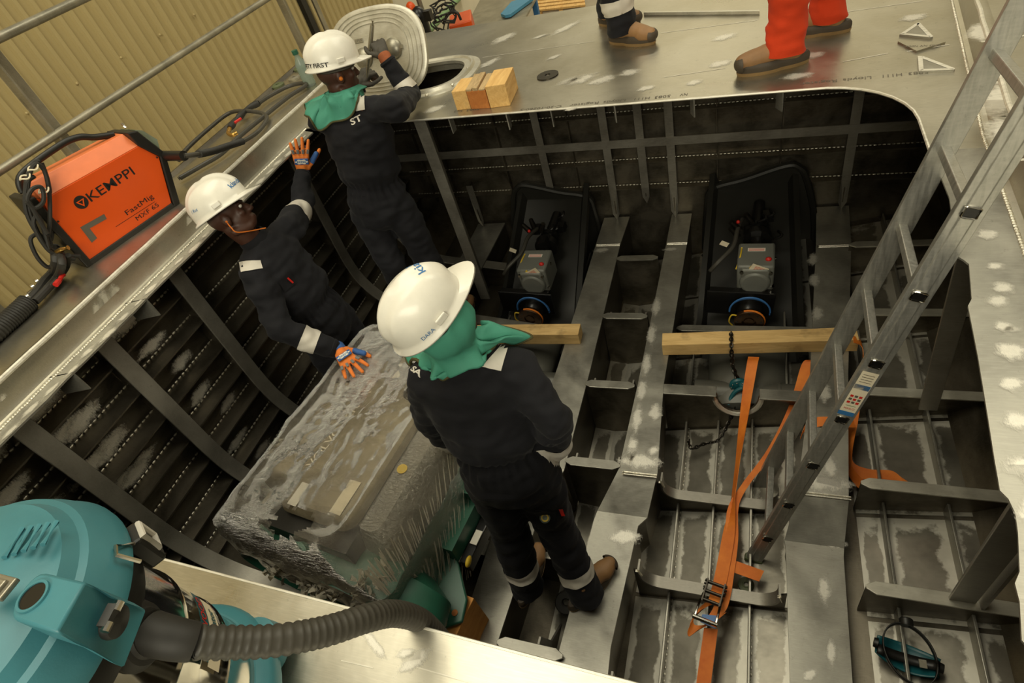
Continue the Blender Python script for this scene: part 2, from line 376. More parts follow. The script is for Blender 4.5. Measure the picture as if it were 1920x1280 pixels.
def remeshed(bm, voxel, smooth=3, disp=None):
    bmesh.ops.recalc_face_normals(bm, faces=bm.faces)
    me = bpy.data.meshes.new('t'); bm.to_mesh(me); bm.free()
    o = bpy.data.objects.new('t', me); COL.objects.link(o)
    md = o.modifiers.new('r', 'REMESH'); md.mode = 'VOXEL'; md.voxel_size = voxel
    if smooth:
        ms = o.modifiers.new('s', 'SMOOTH'); ms.factor = 0.5; ms.iterations = smooth
    dg = bpy.context.evaluated_depsgraph_get(); dg.update()
    new = bpy.data.meshes.new_from_object(o.evaluated_get(dg))
    bpy.data.objects.remove(o); bpy.data.meshes.remove(me)
    if disp:
        nr = [v.normal.copy() for v in new.vertices]
        for v, n_ in zip(new.vertices, nr): v.co += n_ * disp(v.co, n_)
        new.update()
    return new
def bvh_of(me): return BVHTree.FromPolygons([v.co.copy() for v in me.vertices], [tuple(p.vertices) for p in me.polygons])
def text_bm(s, h=1.0, align='CENTER', shear=0.0, bold=0.0, maxedge=None):
    cu = bpy.data.curves.new('t', 'FONT'); cu.body = s; cu.align_x = align; cu.align_y = 'CENTER'; cu.size = h; cu.shear = shear; cu.offset = bold
    cu.resolution_u = 3
    o = bpy.data.objects.new('t', cu); COL.objects.link(o)
    dg = bpy.context.evaluated_depsgraph_get(); dg.update()
    me = bpy.data.meshes.new_from_object(o.evaluated_get(dg)); bpy.data.objects.remove(o); bpy.data.curves.remove(cu)
    bm = B(); bm.from_mesh(me); bpy.data.meshes.remove(me)
    bmesh.ops.triangulate(bm, faces=bm.faces)
    if maxedge:
        for _ in range(4):
            es = [e for e in bm.edges if e.calc_length() > maxedge]
            if not es: break
            bmesh.ops.subdivide_edges(bm, edges=es, cuts=1); bmesh.ops.triangulate(bm, faces=bm.faces)
    return bm
def place(bm, o, u, v, lift=0.0):
    """lay a flat (x, y) mesh on the plane at o with axes u, v"""
    u = V(u).normalized(); v = V(v); v = (v - u * v.dot(u)).normalized(); n = u.cross(v)
    for k in bm.verts: k.co = V(o) + u * k.co.x + v * k.co.y + n * (k.co.z + lift)
    return bm
def drape(bm, o, u, v, tree, lift=0.0015, reach=0.3):
    """as place(), then drop every vertex along -n onto the surface"""
    place(bm, o, u, v); u = V(u).normalized(); v = V(v); v = (v - u * v.dot(u)).normalized(); n = u.cross(v)
    bad = []
    for k in bm.verts:
        h, nn, _, _ = tree.ray_cast(k.co + n * reach, -n, reach * 2.5)
        if h is None: bad.append(k)
        else: k.co = h + n * lift
    if bad: bmesh.ops.delete(bm, geom=bad, context='VERTS')
    return bm
def blob(bm, c, r, jag=0.25, n=18, mi=0, ang=0.0, asp=1.0, u=V((1, 0, 0)), v=V((0, 1, 0)), nrm=V((0, 0, 1)), lift=0.0015):
    """wire-brush mark on a plate: a thin patch whose ragged outline comes from its material"""
    uv = bm.loops.layers.uv.verify(); cx = V(c) + nrm * lift; ps = []; k = random.random() * 8
    cs = ((-1, -1), (1, -1), (1, 1), (-1, 1))
    for x, y in cs:
        x *= r * asp * 1.25; y *= r * 1.25
        ps.append(bm.verts.new(cx + u * (x * math.cos(ang) - y * math.sin(ang)) + v * (x * math.sin(ang) + y * math.cos(ang))))
    f = bm.faces.new(ps); f.material_index = mi
    for l, (x, y) in zip(f.loops, cs): l[uv].uv = (x, y)
def ss(a, b, x):
    t = min(1, max(0, (x - a) / (b - a))); return t * t * (3 - 2 * t)
def merge(bm, other):
    me = bpy.data.meshes.new('t'); other.to_mesh(me); other.free(); bm.from_mesh(me); bpy.data.meshes.remove(me)

# ------------------------------------------------------------------ the hall
def wall_left():
    bm = B(); x = -5.3; pitch = 0.125; y = -3.0; prof = []
    while y < 9.2:
        prof += [(x, y), (x, y + .070), (x + .024, y + .080), (x + .024, y + .115)]; y += pitch
    z0, z1 = -2.3, 5.5
    for (a, b) in zip(prof, prof[1:]):
        vs = [bm.verts.new(p) for p in ((a[0], a[1], z0), (b[0], b[1], z0), (b[0], b[1], z1), (a[0], a[1], z1))]; bm.faces.new(vs)
    bmesh.ops.remove_doubles(bm, verts=bm.verts, dist=1e-5)
    for i in range(12):                                          # screw heads in a row
        yy = 1.6 + i * .53; ball(bm, (x + .028, yy, .31), .012, 8); ball(bm, (x + .028, yy + .2, -1.1), .012, 8)
    prism(bm, [(x + .0, 2.0, z0), (x + .0, 1.86, z0), (x + .0, 1.86, -.42), (x + .0, 2.0, -.42)], (.03, 0, 0), mi=1)
    o = struct(obj('wall_left', bm, ['clad', 'galv'], smooth=False)); return o
wall_left()
bm = B(); box(bm, (-5.38, 13.5, -1.0), (.1, 8.6, 2.6)); struct(obj('wall_left_panel', bm, ['plaster'], smooth=False))
bm = B()
for yy, s_, mi in ((7.02, .1, 1), (7.14, .05, 0), (7.24, .08, 2)): box(bm, (-5.24, yy, 1.6), (.06, s_, 7.8), mi=mi)
struct(obj('trim_1', bm, ['clad', 'black', 'galv'], smooth=False))
bm = B(); box(bm, (3, 8, -2.35), (24, 26, .1)); struct(obj('floor', bm, ['concrete'], smooth=False))
bm = B(); box(bm, (3, 19, 3.5), (22, .2, 12)); struct(obj('wall_back', bm, ['plaster'], smooth=False))
bm = B(); box(bm, (9, 8, 1.5), (.2, 26, 8)); struct(obj('wall_right', bm, ['plaster'], smooth=False))

# ------------------------------------------------------------------ the boat
boat = thing('boat_hull', (-.75, 1.8, -1.86), 'bare aluminium boat hull under construction with open engine room in its deck', 'boat')
def zb(x): return -1.86 + .2 * abs(x + .75)
FR = [.70, 1.15, 1.63, 2.17, 2.75, 3.35]          # frame stations
ZG, ZN = -1.40, -1.50                              # engine bed heights, aft and fore
lip = [P(x, y, z=0) for x, y in ((1757, 232), (1770, 305), (1780, 370), (1795, 480), (1807, 487), (1817, 495), (1822, 560), (1815, 573), (1834, 670), (1852, 779), (1864, 856), (1875, 919), (1891, 935), (1904, 962), (1909, 1000), (1912, 1071), (1903, 1093), (1912, 1128), (1916, 1200))]
def fill(bm, loops, z=0):
    es = []
    for lp in loops:
        vs = [bm.verts.new((p[0], p[1], z)) for p in lp]
        es += [bm.edges.new((vs[i], vs[(i + 1) % len(vs)])) for i in range(len(vs))]
    bmesh.ops.triangle_fill(bm, use_beauty=True, edges=es)
    bmesh.ops.recalc_face_normals(bm, faces=bm.faces)
    for f in bm.faces:
        if f.normal.z < 0: f.normal_flip()
def farY(x): return 2.70 + (.3 - x) * .092
# aft deck plate, with the hatch opening cut in it
HC, HA, HB = V((-1.94, 3.48, 0)), .30, .255
def stadium(c, a, b, n=40, p=2.6):
    return [V((c.x + a * math.copysign(abs(math.cos(t)) ** (2 / p), math.cos(t)), c.y + b * math.copysign(abs(math.sin(t)) ** (2 / p), math.sin(t)), 0)) for t in [2 * PI * i / n for i in range(n)]]
arc = [V((.23 + .345 * math.sin(a), 2.36 + .345 * math.cos(a), 0)) for a in [i * PI / 16 for i in range(0, 9)]]
edge = [V((-2.62, farY(-2.62), 0)), V((-1.5, farY(-1.5), 0)), V((-.6, farY(-.6), 0))] + arc + [V((.574, 2.13, 0)), V((.78, 2.12, 0)), V((.98, 4.36, 0)), V((-1, 4.33, 0)), V((-2.75, 4.45, 0))]
bm = B(); fill(bm, [edge, stadium(HC, HA, HB)])
bm.verts.index_update()
plate = bmesh.ops.solidify(bm, geom=bm.faces, thickness=.006)
def brush(px, py, r, asp=1.6, ang=None, mi=1, jag=.3):
    blob(bm, P(px, py, z=0), r, jag, 20, mi, random.uniform(-.6, .6) if ang is None else ang, asp)
for px, py, r, asp, an in ((945, 72, .075, 1.6, .9), (1015, 68, .03, 2.6, .3), (1062, 52, .05, 3.0, .9), (918, 118, .05, 2, .9), (1066, 152, .05, 2, .5), (1092, 148, .06, 1.8, .5), (1128, 150, .06, 1.6, .3),
        (1180, 136, .05, 1.3, .2), (1210, 166, .035, 1.6, .2), (1302, 155, .035, 1.4, .3), (1350, 120, .045, 1.5, .2), (1358, 70, .05, 1.6, .2), (1524, 104, .042, 1.5, .2), (1713, 33, .05, 1.4, .1),
        (1040, 107, .03, 2, .5), (815, 205, .05, 1.6, .3), (940, 195, .03, 1.6, .2), (1070, 205, .02, 2, .2), (1495, 143, .04, 2, 0)):
    brush(px, py, r, asp, an)
def seam(a, b, w_=.0025, mi=2):
    a = P(*a, z=0) + V((0, 0, .001)); b = P(*b, z=0) + V((0, 0, .001)); d = (b - a).normalized(); n_ = V((-d.y, d.x, 0)) * w_
    bm.faces.new([bm.verts.new(p) for p in (a - n_, b - n_, b + n_, a + n_)]).material_index = mi
seam((905, 108), (1112, 78)); seam((1240, 62), (1420, 38)); seam((1590, 22), (1730, 2)); seam((1245, 145), (1360, 128)); seam((1580, 116), (1665, 100)); seam((1700, 97), (1780, 84), .003)
obj('aft_deck', bm, ['deck', 'patch', 'brush'], boat, normals=False, smooth=False)
bm = B(); tube(bm, [V((x, farY(x) - .001, -.004)) for x in [-2.5 + i * .09 for i in range(31)]] + [a + V((0, 0, -.004)) for a in arc] + [V((.574, 2.13, -.004))], .0055, 6)
obj('opening_edge', bm, ['brush'], boat)
for i, x in enumerate((-1.55, -1.2, -.95, -.62, -.25, .12)):
    bm = B(); box(bm, (x, farY(x) + .02, -.05), (.006, .05, .09), Matrix.Rotation(.1 * i, 3, 'Z')); obj('deck_bracket', bm, ['alu'], boat, smooth=False)
# writing stamped on the aft deck
for s_, a, b, h in (('5083 H111  Lloyds Register', (1742, 134), (1500, 157), .034), ('NV  5083 H111  Lloyds Register  C-20-10260-5', (1290, 176), (975, 206), .034), ('5083 5x2', (900, 204), (850, 209), .03)):
    pa, pb = P(*a, z=.0012), P(*b, z=.0012); u = pb - pa; tot = len(s_); k0 = 0
    for wd_ in s_.split(' '):
        if wd_:
            t = text_bm(wd_, h); x0 = min(v.co.x for v in t.verts); L_ = max(v.co.x for v in t.verts) - x0; want = u.length * (len(wd_) - .25) / tot
            for v in t.verts: v.co.x = (v.co.x - x0 - L_ / 2) * want / L_
            place(t, pa + u * ((k0 + len(wd_) / 2) / tot), u, V((0, 0, 1)).cross(u)); obj('stamped_lettering', t, ['greyink'], boat, normals=False, smooth=False)
        k0 += len(wd_) + 1
# hatch coaming ring
bm = B()
def oval_ring(bm, c, prof, n=56, p=2.6):
    rs = []
    for i in range(n + 1):
        t = 2 * PI * i / n; cx = math.copysign(abs(math.cos(t)) ** (2 / p), math.cos(t)); sy = math.copysign(abs(math.sin(t)) ** (2 / p), math.sin(t))
        rs.append([V((c.x + (HA + o_) * cx, c.y + (HB + o_) * sy, z)) for o_, z in prof])
    rings(bm, rs, cap=False)
    bmesh.ops.remove_doubles(bm, verts=bm.verts, dist=1e-5)
oval_ring(bm, HC, [(-.045, .0), (-.045, .018), (-.01, .02), (.0, .03), (.012, .03), (.02, .012), (.052, .008), (.055, -.004), (.0, -.008), (-.004, -.05), (-.012, -.05), (-.012, -.004)])
hr = obj('hatch_frame', bm, ['cast'], boat)
for px, py in ((877, 128), (848, 158), (800, 178)):
    b2 = B(); c = P(px, py, z=.02); ball(b2, c, (.012, .012, .008), 8); obj('clip', b2, ['weld'], hr)
# fore deck plate
fe = [P(-60, 950, z=0), P(0, 965, z=0), P(310, 1050, z=0), P(700, 1153, z=0), P(1180, 1280, z=0)]
bm = B(); fill(bm, [[V((-2.62, .33, 0))] + [V((p.x, p.y, 0)) for p in fe] + [V((.66, .27, 0)), V((.70, .27, 0)), V((.66, -.9, 0)), V((-2.62, -.9, 0))]])
bmesh.ops.solidify(bm, geom=bm.faces, thickness=.006)
for px, py, r, asp, an in ((775, 1240, .022, 2.2, .7), (700, 1205, .012, 5, -.5), (760, 1225, .014, 2, .4)): brush(px, py, r, asp, an, jag=.35)
seam((560, 1160), (620, 1178), .0012); seam((640, 1238), (700, 1252), .001); seam((780, 1250), (900, 1285), .0012)
obj('fore_deck', bm, ['deck', 'patch', 'brush'], boat, normals=False, smooth=False)
bm = B(); tube(bm, [V((p.x, p.y + .001, -.003)) for p in fe] + [V((.66, .271, -.003))], .0045, 6); obj('opening_edge', bm, ['brush'], boat)
# port lip, coaming and raised side deck
bm = B()
lipL = [V((-2.5 + random.uniform(-.006, .006), .3 + i * .1, 0)) for i in range(27)]
prism(bm, [V((-2.63, .3, 0))] + lipL + [V((-2.63, 2.95, 0))], (0, 0, -.008))
for i in range(26): blob(bm, (-2.525 + random.uniform(-.01, .01), .35 + i * .1, 0), random.uniform(.01, .03), .35, 12, 1, 1.5, 2.6)
obj('side_lip', bm, ['alu', 'patch', 'brush'], boat, normals=True, smooth=False)
bm = B()
for i in range(240): ball(bm, (-2.585 + random.uniform(-.002, .002), .28 + i * .0112, .001), (.008, .007, .005), 6)
obj('weld_bead', bm, ['weld'], boat)
bm = B()
rs = []
for y in [-.9 + i * .1 for i in range(54)]:
    rs.append([V((-2.60, y, -.004)), V((-2.618, y, .004)), V((-2.632, y, .03)), V((-2.640, y, .075)), V((-2.645, y, .1)), V((-2.665, y, .108)), V((-2.69, y, .102)), V((-2.69, y, .09))])
rings(bm, rs, closed=False)
for y, r in ((1.3, .05), (1.36, .035), (1.25, .03), (.75, .02), (1.9, .03), (2.1, .03)): blob(bm, (-2.639, y, .05), r, .4, 14, 1, 1.2, 1.5, u=V((0, 1, 0)), v=V((.15, 0, 1)).normalized(), nrm=V((1, 0, -.15)).normalized(), lift=.004)
obj('coaming', bm, ['deck', 'patch', 'brush'], boat, normals=False)
bm = B(); tube(bm, [V((-2.648 + random.uniform(-.002, .002), -.9 + i * .06, .104)) for i in range(90)], .011, 8); obj('coaming_bead', bm, ['brush'], boat)
bm = B()
out = [V((-3.08, -.9, .1)), V((-3.09, 1.2, .1)), V((-3.10, 2.4, .1)), V((-3.13, 3.3, .1)), V((-3.18, 4.5, .1))]
prism(bm, [V((-2.66, 4.5, .1)), V((-2.66, -.9, .1))] + out, (0, 0, -.008))
pr = [V((-2.80, 1.30, .1012)), V((-2.77, 1.30, .1012)), V((-2.68, 1.62, .1012)), V((-2.68, 1.9, .1012)), V((-2.74, 1.86, .1012))]
obj('side_deck', bm, ['deck', 'patch', 'brush'], boat, smooth=False)
bm = B(); rings(bm, [[V((p.x + a, p.y, b)) for a, b in ((.03, .1), (.008, .118), (-.02, .112), (-.035, .06), (-.02, -.3))] for p in spline(out, 6)], closed=False); obj('gunwale_edge', bm, ['hull'], boat, normals=False)
# starboard lip, coaming and raised deck
bm = B(); ins = [V((p.x, p.y, 0)) for p in lip]
fill(bm, [[V((.574, 2.13, 0))] + ins[2:] + [V((.62, ins[-1].y - .25, 0)), V((.67, .4, 0)), V((.70, 1.2, 0)), V((.78, 2.12, 0))]])
bmesh.ops.solidify(bm, geom=bm.faces, thickness=.006)
for px, py, r, asp in ((1836, 500, .03, 1.6), (1850, 540, .045, 1.2), (1840, 565, .04, 1.4), (1850, 612, .035, 1.3), (1868, 618, .02, 2), (1862, 660, .05, 1.4), (1866, 720, .04, 1.4), (1880, 790, .045, 1.7), (1890, 875, .05, 1.8), (1905, 960, .05, 1.2), (1820, 440, .04, 1.4), (1915, 900, .04, 1.5)): brush(px + 30, py, r * .7, asp * .8, .1, jag=.4)
obj('side_lip', bm, ['alu', 'patch', 'brush'], boat, normals=False, smooth=False)
xr = lambda y: .70 + (y - 1.0) * .052 if y < 2.2 else .762 + (y - 2.2) * .1
bm = B(); ys = [-.9 + i * .1 for i in range(54)]
rings(bm, [[V((xr(y) - .03, y, -.002)), V((xr(y) - .006, y, .006)), V((xr(y), y, .03)), V((xr(y) + .008, y, .1)), V((xr(y) + .03, y, .106)), V((xr(y) + .05, y, .1))] for y in ys], closed=False)
obj('coaming', bm, ['deck'], boat, normals=False)
bm = B(); tube(bm, [V((xr(y) + .014 + random.uniform(-.002, .002), y, .103)) for y in ys], .009, 8); obj('coaming_bead', bm, ['brush'], boat)
bm = B()
for i in range(300):
    y = .3 + i * .0125; ball(bm, (xr(y) - .028, y, .001), (.007, .007, .004), 6)
obj('weld_bead', bm, ['weld'], boat)
bm = B(); prism(bm, [V((xr(y) + .03, y, .1)) for y in ys] + [V((1.75, 4.5, .1)), V((1.75, -.9, .1))], (0, 0, -.008))
for a, b in (((1840, 78), (1920, 74)), ((1868, 154), (1925, 150)), ((1905, 300), (1930, 298))):
    pa, pb = P(*a, z=.1012), P(*b, z=.1012); d = V((.6, .02, 0)); n_ = V((0, .006, 0)); bm.faces.new([bm.verts.new(p) for p in (pa - n_, pa + d - n_, pa + d + n_, pa + n_)]).material_index = 2
for px, py, r in ((1885, 190, .1), (1895, 240, .08), (1840, 60, .06)): blob(bm, P(px, py, z=.1), r, .3, 18, 1, 1.3, 1.8)
obj('side_deck', bm, ['deck', 'patch', 'brush'], boat, smooth=False)
# hull shell
sec = [(-2.76, 0), (-2.75, -.5), (-2.735, -.95), (-2.69, -1.18), (-2.59, -1.36), (-2.42, zb(-2.42)), (-1.6, zb(-1.6)), (-.75, -1.86), (.1, zb(.1)), (.95, zb(.95)), (1.15, -1.35), (1.28, -1.1), (1.34, -.4), (1.36, -.01)]
bm = B(); rings(bm, [[V((x, y, z)) for x, z in sec] for y in [-.3 + i * .3 for i in range(15)]], closed=False)
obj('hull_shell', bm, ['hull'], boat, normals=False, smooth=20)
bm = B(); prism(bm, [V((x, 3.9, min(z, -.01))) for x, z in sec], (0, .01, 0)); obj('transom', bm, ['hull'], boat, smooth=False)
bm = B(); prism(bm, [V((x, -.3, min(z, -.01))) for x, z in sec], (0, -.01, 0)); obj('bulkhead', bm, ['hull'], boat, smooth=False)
# bottom bays between the girders
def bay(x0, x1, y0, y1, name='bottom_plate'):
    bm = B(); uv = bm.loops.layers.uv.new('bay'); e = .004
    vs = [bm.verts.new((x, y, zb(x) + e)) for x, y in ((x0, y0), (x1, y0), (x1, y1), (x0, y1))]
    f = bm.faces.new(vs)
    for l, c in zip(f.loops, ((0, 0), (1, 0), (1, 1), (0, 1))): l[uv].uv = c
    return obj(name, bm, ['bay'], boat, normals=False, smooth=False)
YS = [.2] + FR + [3.88]
LON = {'c': [-.30, -.12, .06, .24], 's': [.62, .86, 1.08]}
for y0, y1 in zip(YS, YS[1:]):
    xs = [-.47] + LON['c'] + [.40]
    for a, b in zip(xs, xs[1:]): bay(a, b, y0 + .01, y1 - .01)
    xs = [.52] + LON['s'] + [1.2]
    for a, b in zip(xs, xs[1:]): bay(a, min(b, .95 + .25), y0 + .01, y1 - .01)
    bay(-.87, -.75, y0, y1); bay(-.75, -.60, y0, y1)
for x in LON['c'] + LON['s'] + [-1.2, -1.42, -1.64]:
    bm = B(); prism(bm, [(x - .006, .2, zb(x)), (x + .006, .2, zb(x)), (x + .006, .2, zb(x) + .075), (x - .006, .2, zb(x) + .075)], (0, 3.66, 0))
    o = obj('bottom_stiffener', bm, ['alu'], boat, smooth=False, bevel=.003)
    b2 = B()
    for i in range(120): ball(b2, (x + .011, .3 + i * .028, zb(x) + .004), (.006, .012, .005), 5)
    obj('weld_bead', b2, ['weld'], o)
# engine bed girders: tops as seen, boxed down to the bottom plating
def girder(L, R_, name='engine_bed_girder', marks=()):
    """L, R_: edge points from fore to aft (x, y, z)"""
    bm = B(); t = .012
    L = [V(p) for p in L]; R_ = [V(p) for p in R_]
    rings(bm, [[l, r, r - V((0, 0, t)), l - V((0, 0, t))] for l, r in zip(L, R_)])
    for c, r, asp, an in marks: blob(bm, c, r, .35, 22, 1, an, asp)
    o = obj(name, bm, ['alu', 'patch', 'brush'], boat, smooth=False)
    for E_, s in ((L, 1), (R_, -1)):
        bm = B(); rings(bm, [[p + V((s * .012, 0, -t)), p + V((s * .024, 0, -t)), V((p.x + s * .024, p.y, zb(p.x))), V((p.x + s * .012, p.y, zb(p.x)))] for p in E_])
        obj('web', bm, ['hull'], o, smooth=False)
    return o
def g3(px, py, z): return P(px, py, z=z)
# centre pair
g1 = girder([(-1.2, .25, ZN), (-1.19, 1.36, ZN), (-1.10, 1.58, ZG), (-1.068, 2.29, ZG), (-1.055, 3.54, ZG), (-1.05, 3.88, ZG)],
            [(-1.03, .25, ZN), (-.97, 1.36, ZN), (-.865, 1.58, ZG), (-.86, 2.29, ZG), (-.87, 3.54, ZG), (-.85, 3.88, ZG)],
            marks=(((-.96, 1.9, ZG), .05, 1.2, 1.3), ((-1.0, 3.46, ZG), .04, 1.8, .1)))
L2 = [g3(1032, 1300, ZN), g3(1047, 1224, ZN), V((-.68, 1.37, ZN)), V((-.672, 1.42, ZN)), V((-.58, 1.62, ZG)), V((-.56, 2.2, ZG)), V((-.535, 3.53, ZG)), V((-.53, 3.88, ZG))]
R2 = [g3(1136, 1300, ZN), g3(1145, 1212, ZN), V((-.458, 1.37, ZN)), V((-.42, 1.42, ZN)), V((-.385, 1.62, ZG)), V((-.415, 2.2, ZG)), V((-.391, 3.53, ZG)), V((-.385, 3.88, ZG))]
mk = [((-.53, y, ZG), .035, 3.2, 1.57) for y in (1.75, 1.95, 2.15, 2.35, 2.6, 2.85)] + [((-.44, 2.0, ZG), .045, 1.6, 1.5), ((-.52, 1.28 + .02, ZN), .05, 2.0, .1), ((-.48, 1.68, ZG), .06, 2.2, 0), ((-.5, 3.45, ZG), .03, 2, 0), ((-.42, 1.75, ZG), .03, 1.4, 1)]
g2 = girder(L2, R2, marks=mk)
mk = [((.40, y, ZG), .04, 2.0, 1.4) for y in (1.75, 1.95, 2.2, 2.8, 3.1, 3.3)] + [((.36, 1.66, ZG), .06, 2.4, 0), ((.36, .95, ZN), .02, 3.5, 1.5), ((.35, 1.2, ZN), .03, 2.5, 1.5), ((.28, .85, ZN), .02, 2, .6), ((.4, 1.42, ZN), .03, 2, 0)]
L3 = [V((.21, .25, ZN)), V((.205, 1.36, ZN)), V((.20, 1.40, ZN)), V((.25, 1.58, ZG)), V((.33, 2.2, ZG)), V((.426, 3.45, ZG)), V((.45, 3.88, ZG))]
R3 = [V((.415, .25, ZN)), V((.435, 1.36, ZN)), V((.44, 1.40, ZN)), V((.46, 1.58, ZG)), V((.52, 2.34, ZG)), V((.628, 3.45, ZG)), V((.65, 3.88, ZG))]
g3_ = girder(L3, R3, marks=mk)
g0 = girder([V((-2.2, .9, ZG)), V((-2.18, 2.3, ZG)), V((-2.15, 3.5, ZG)), V((-2.15, 3.88, ZG))], [V((-2.0, .9, ZG)), V((-1.96, 2.3, ZG)), V((-1.91, 3.5, ZG)), V((-1.9, 3.88, ZG))])
for xa, xb, y, z in ((-.56, -.385, 1.605, ZG), (.25, .47, 1.60, ZG), (-1.055, -.87, 3.53, ZG), (-.535, -.39, 3.52, ZG), (.43, .628, 3.44, ZG)):
    bm = B()
    for k in range(2): tube(bm, [V((xa + (xb - xa) * i / 20, y - .014 * k, z + .001)) for i in range(21)], .005, 6)
    obj('weld_bead', bm, ['weld'], boat)
# floors: transverse plates with a flat flange on top
def floor_straight(x0, x1, y, z, name='floor_plate', taper=.035, fw=.055, zbot=None, mat='hull', fl='alu'):
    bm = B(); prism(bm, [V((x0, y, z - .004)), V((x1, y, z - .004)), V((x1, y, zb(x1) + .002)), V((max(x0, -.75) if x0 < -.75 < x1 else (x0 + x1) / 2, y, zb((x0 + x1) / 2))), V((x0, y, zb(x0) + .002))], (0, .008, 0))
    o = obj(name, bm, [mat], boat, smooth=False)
    b2 = B(); h = fw / 2; c = y + .004
    prism(b2, [V((x0, c - .008, z)), V((x0 + taper, c - h, z)), V((x1 - taper, c - h, z)), V((x1, c - .008, z)), V((x1, c + .008, z)), V((x1 - taper, c + h, z)), V((x0 + taper, c + h, z)), V((x0, c + .008, z))], (0, 0, .009))
    obj('flange', b2, [fl], o, smooth=False, bevel=.002)
    return o
for y in FR[1:]: floor_straight(-.87 if y > 1.4 else -.98, -.575 if y > 1.5 else -.68, y, ZG if y > 1.4 else ZN)
floor_straight(-1.0, -.69, .70, ZN + .02)
for x, y0 in ((-.60, .5), (-.83, .5)):
    for y in FR[:5]:
        bm = B(); zt = (ZG if y > 1.4 else ZN) - .03
        prism(bm, [V((x, y + .012, zt)), V((x, y + .08, zt)), V((x, y + .13, zt - .2)), V((x, y + .25, zb(x) + .003)), V((x, y + .012, zb(x) + .003))], (.01, 0, 0)); obj('knee', bm, ['dull'], boat, smooth=False)
for y in FR:
    floor_straight(.46 + (y - .7) * .055, 1.2, y + .03, -1.375 if y < 2.9 else -1.36, fl='cast')  # paler metal here puts the stronger starboard light into the flange colour
def floor_u(x0, x1, y, zt, zl, r=.09, fw=.055):
    """floor with a wide sump cut-out: flange follows the curved edge"""
    path = [V((x0, y, zt))]
    for i in range(9):
        a = PI + i * PI / 16; path.append(V((x0 + .03 + r + r * math.cos(a), y, zl + r + r * math.sin(a))))
    for i in range(9):
        a = 1.5 * PI + i * PI / 16; path.append(V((x1 - .03 - r + r * math.cos(a), y, zl + r + r * math.sin(a))))
    path.append(V((x1, y, zt)))
    bm = B(); path2 = [V((x0, y, zl + r + .02))] + path[1:-1] + [V((x1, y, zl + r + .02))]
    n = len(path2)
    a = [bm.verts.new(p) for p in path2]; b = [bm.verts.new((p.x, y, zb(p.x) + .002)) for p in path2]
    c = [bm.verts.new(p + V((0, .008, 0))) for p in path2]; d = [bm.verts.new((p.x, y + .008, zb(p.x) + .002)) for p in path2]
    for i in range(n - 1): bm.faces.new((a[i], a[i + 1], b[i + 1], b[i])); bm.faces.new((c[i], c[i + 1], d[i + 1], d[i])); bm.faces.new((a[i], a[i + 1], c[i + 1], c[i]))
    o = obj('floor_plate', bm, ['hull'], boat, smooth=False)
    pp = path[1:-1]; fl = [V((x0 + .03, y, zl + r + .07))] + pp + [V((x1 - .03, y, zl + r + .05))]
    bm = B(); ribbon(bm, [p + V((0, .004, .003)) for p in fl], [V((0, fw, 0))] * len(fl), .009); obj('flange', bm, ['dull'], o, smooth=40)
    bm = B()
    for p in (fl[0], fl[-1]): tube(bm, [p + V((-.01, -fw / 2, .004)), p + V((0, -fw / 2, .006)), p + V((.012, -fw / 2, -.04))], .006, 6)
    obj('weld_bead', bm, ['weld'], o)
    return o
floor_u(-.40, .215, 1.63, ZG, -1.62); floor_u(-.45, .205, 1.15, ZN, -1.61); floor_u(-.50, .205, .66, ZN, -1.63)
# floor with a half-round pipe cut-out under the timber beam
y = 2.17; cx, cr = -.02, .105
bm = B(); top = [V((-.415, y, ZG - .01)), V((cx - cr - .01, y, ZG - .01))] + [V((cx + cr * math.cos(PI + i * PI / 14), y, ZG - .03 + cr * 1.3 * math.sin(PI + i * PI / 14))) for i in range(15)] + [V((cx + cr + .01, y, ZG - .01)), V((.34, y, ZG - .01))]
a = [bm.verts.new(p) for p in top]; b = [bm.verts.new((p.x, y, zb(p.x) + .002)) for p in top]
c = [bm.verts.new(p + V((0, .01, 0))) for p in top]; d = [bm.verts.new((p.x, y + .01, zb(p.x))) for p in top]
for i in range(len(top) - 1): bm.faces.new((a[i], a[i + 1], b[i + 1], b[i])); bm.faces.new((c[i], c[i + 1], d[i + 1], d[i])); bm.faces.new((a[i], a[i + 1], c[i + 1], c[i]))
fo = obj('floor_plate', bm, ['hull'], boat, smooth=False)
for x0, x1 in ((-.415, cx - cr - .005), (cx + cr + .005, .345)):
    bm = B(); prism(bm, [V((x0, y - .03, ZG - .004)), V((x1, y - .03, ZG - .004)), V((x1, y + .04, ZG - .004)), V((x0, y + .04, ZG - .004))], (0, 0, -.01)); obj('flange', bm, ['alu'], fo, smooth=False, bevel=.002)
bm = B(); tube(bm, [V((cx + (cr + .016) * math.cos(PI + i * PI / 14), y - .003, ZG - .03 + (cr * 1.3 + .016) * math.sin(PI + i * PI / 14))) for i in range(15)], .014, 6); obj('ground_edge', bm, ['brush'], fo)
floor_straight(-.40, .4, 2.75, -1.5, mat='hull')
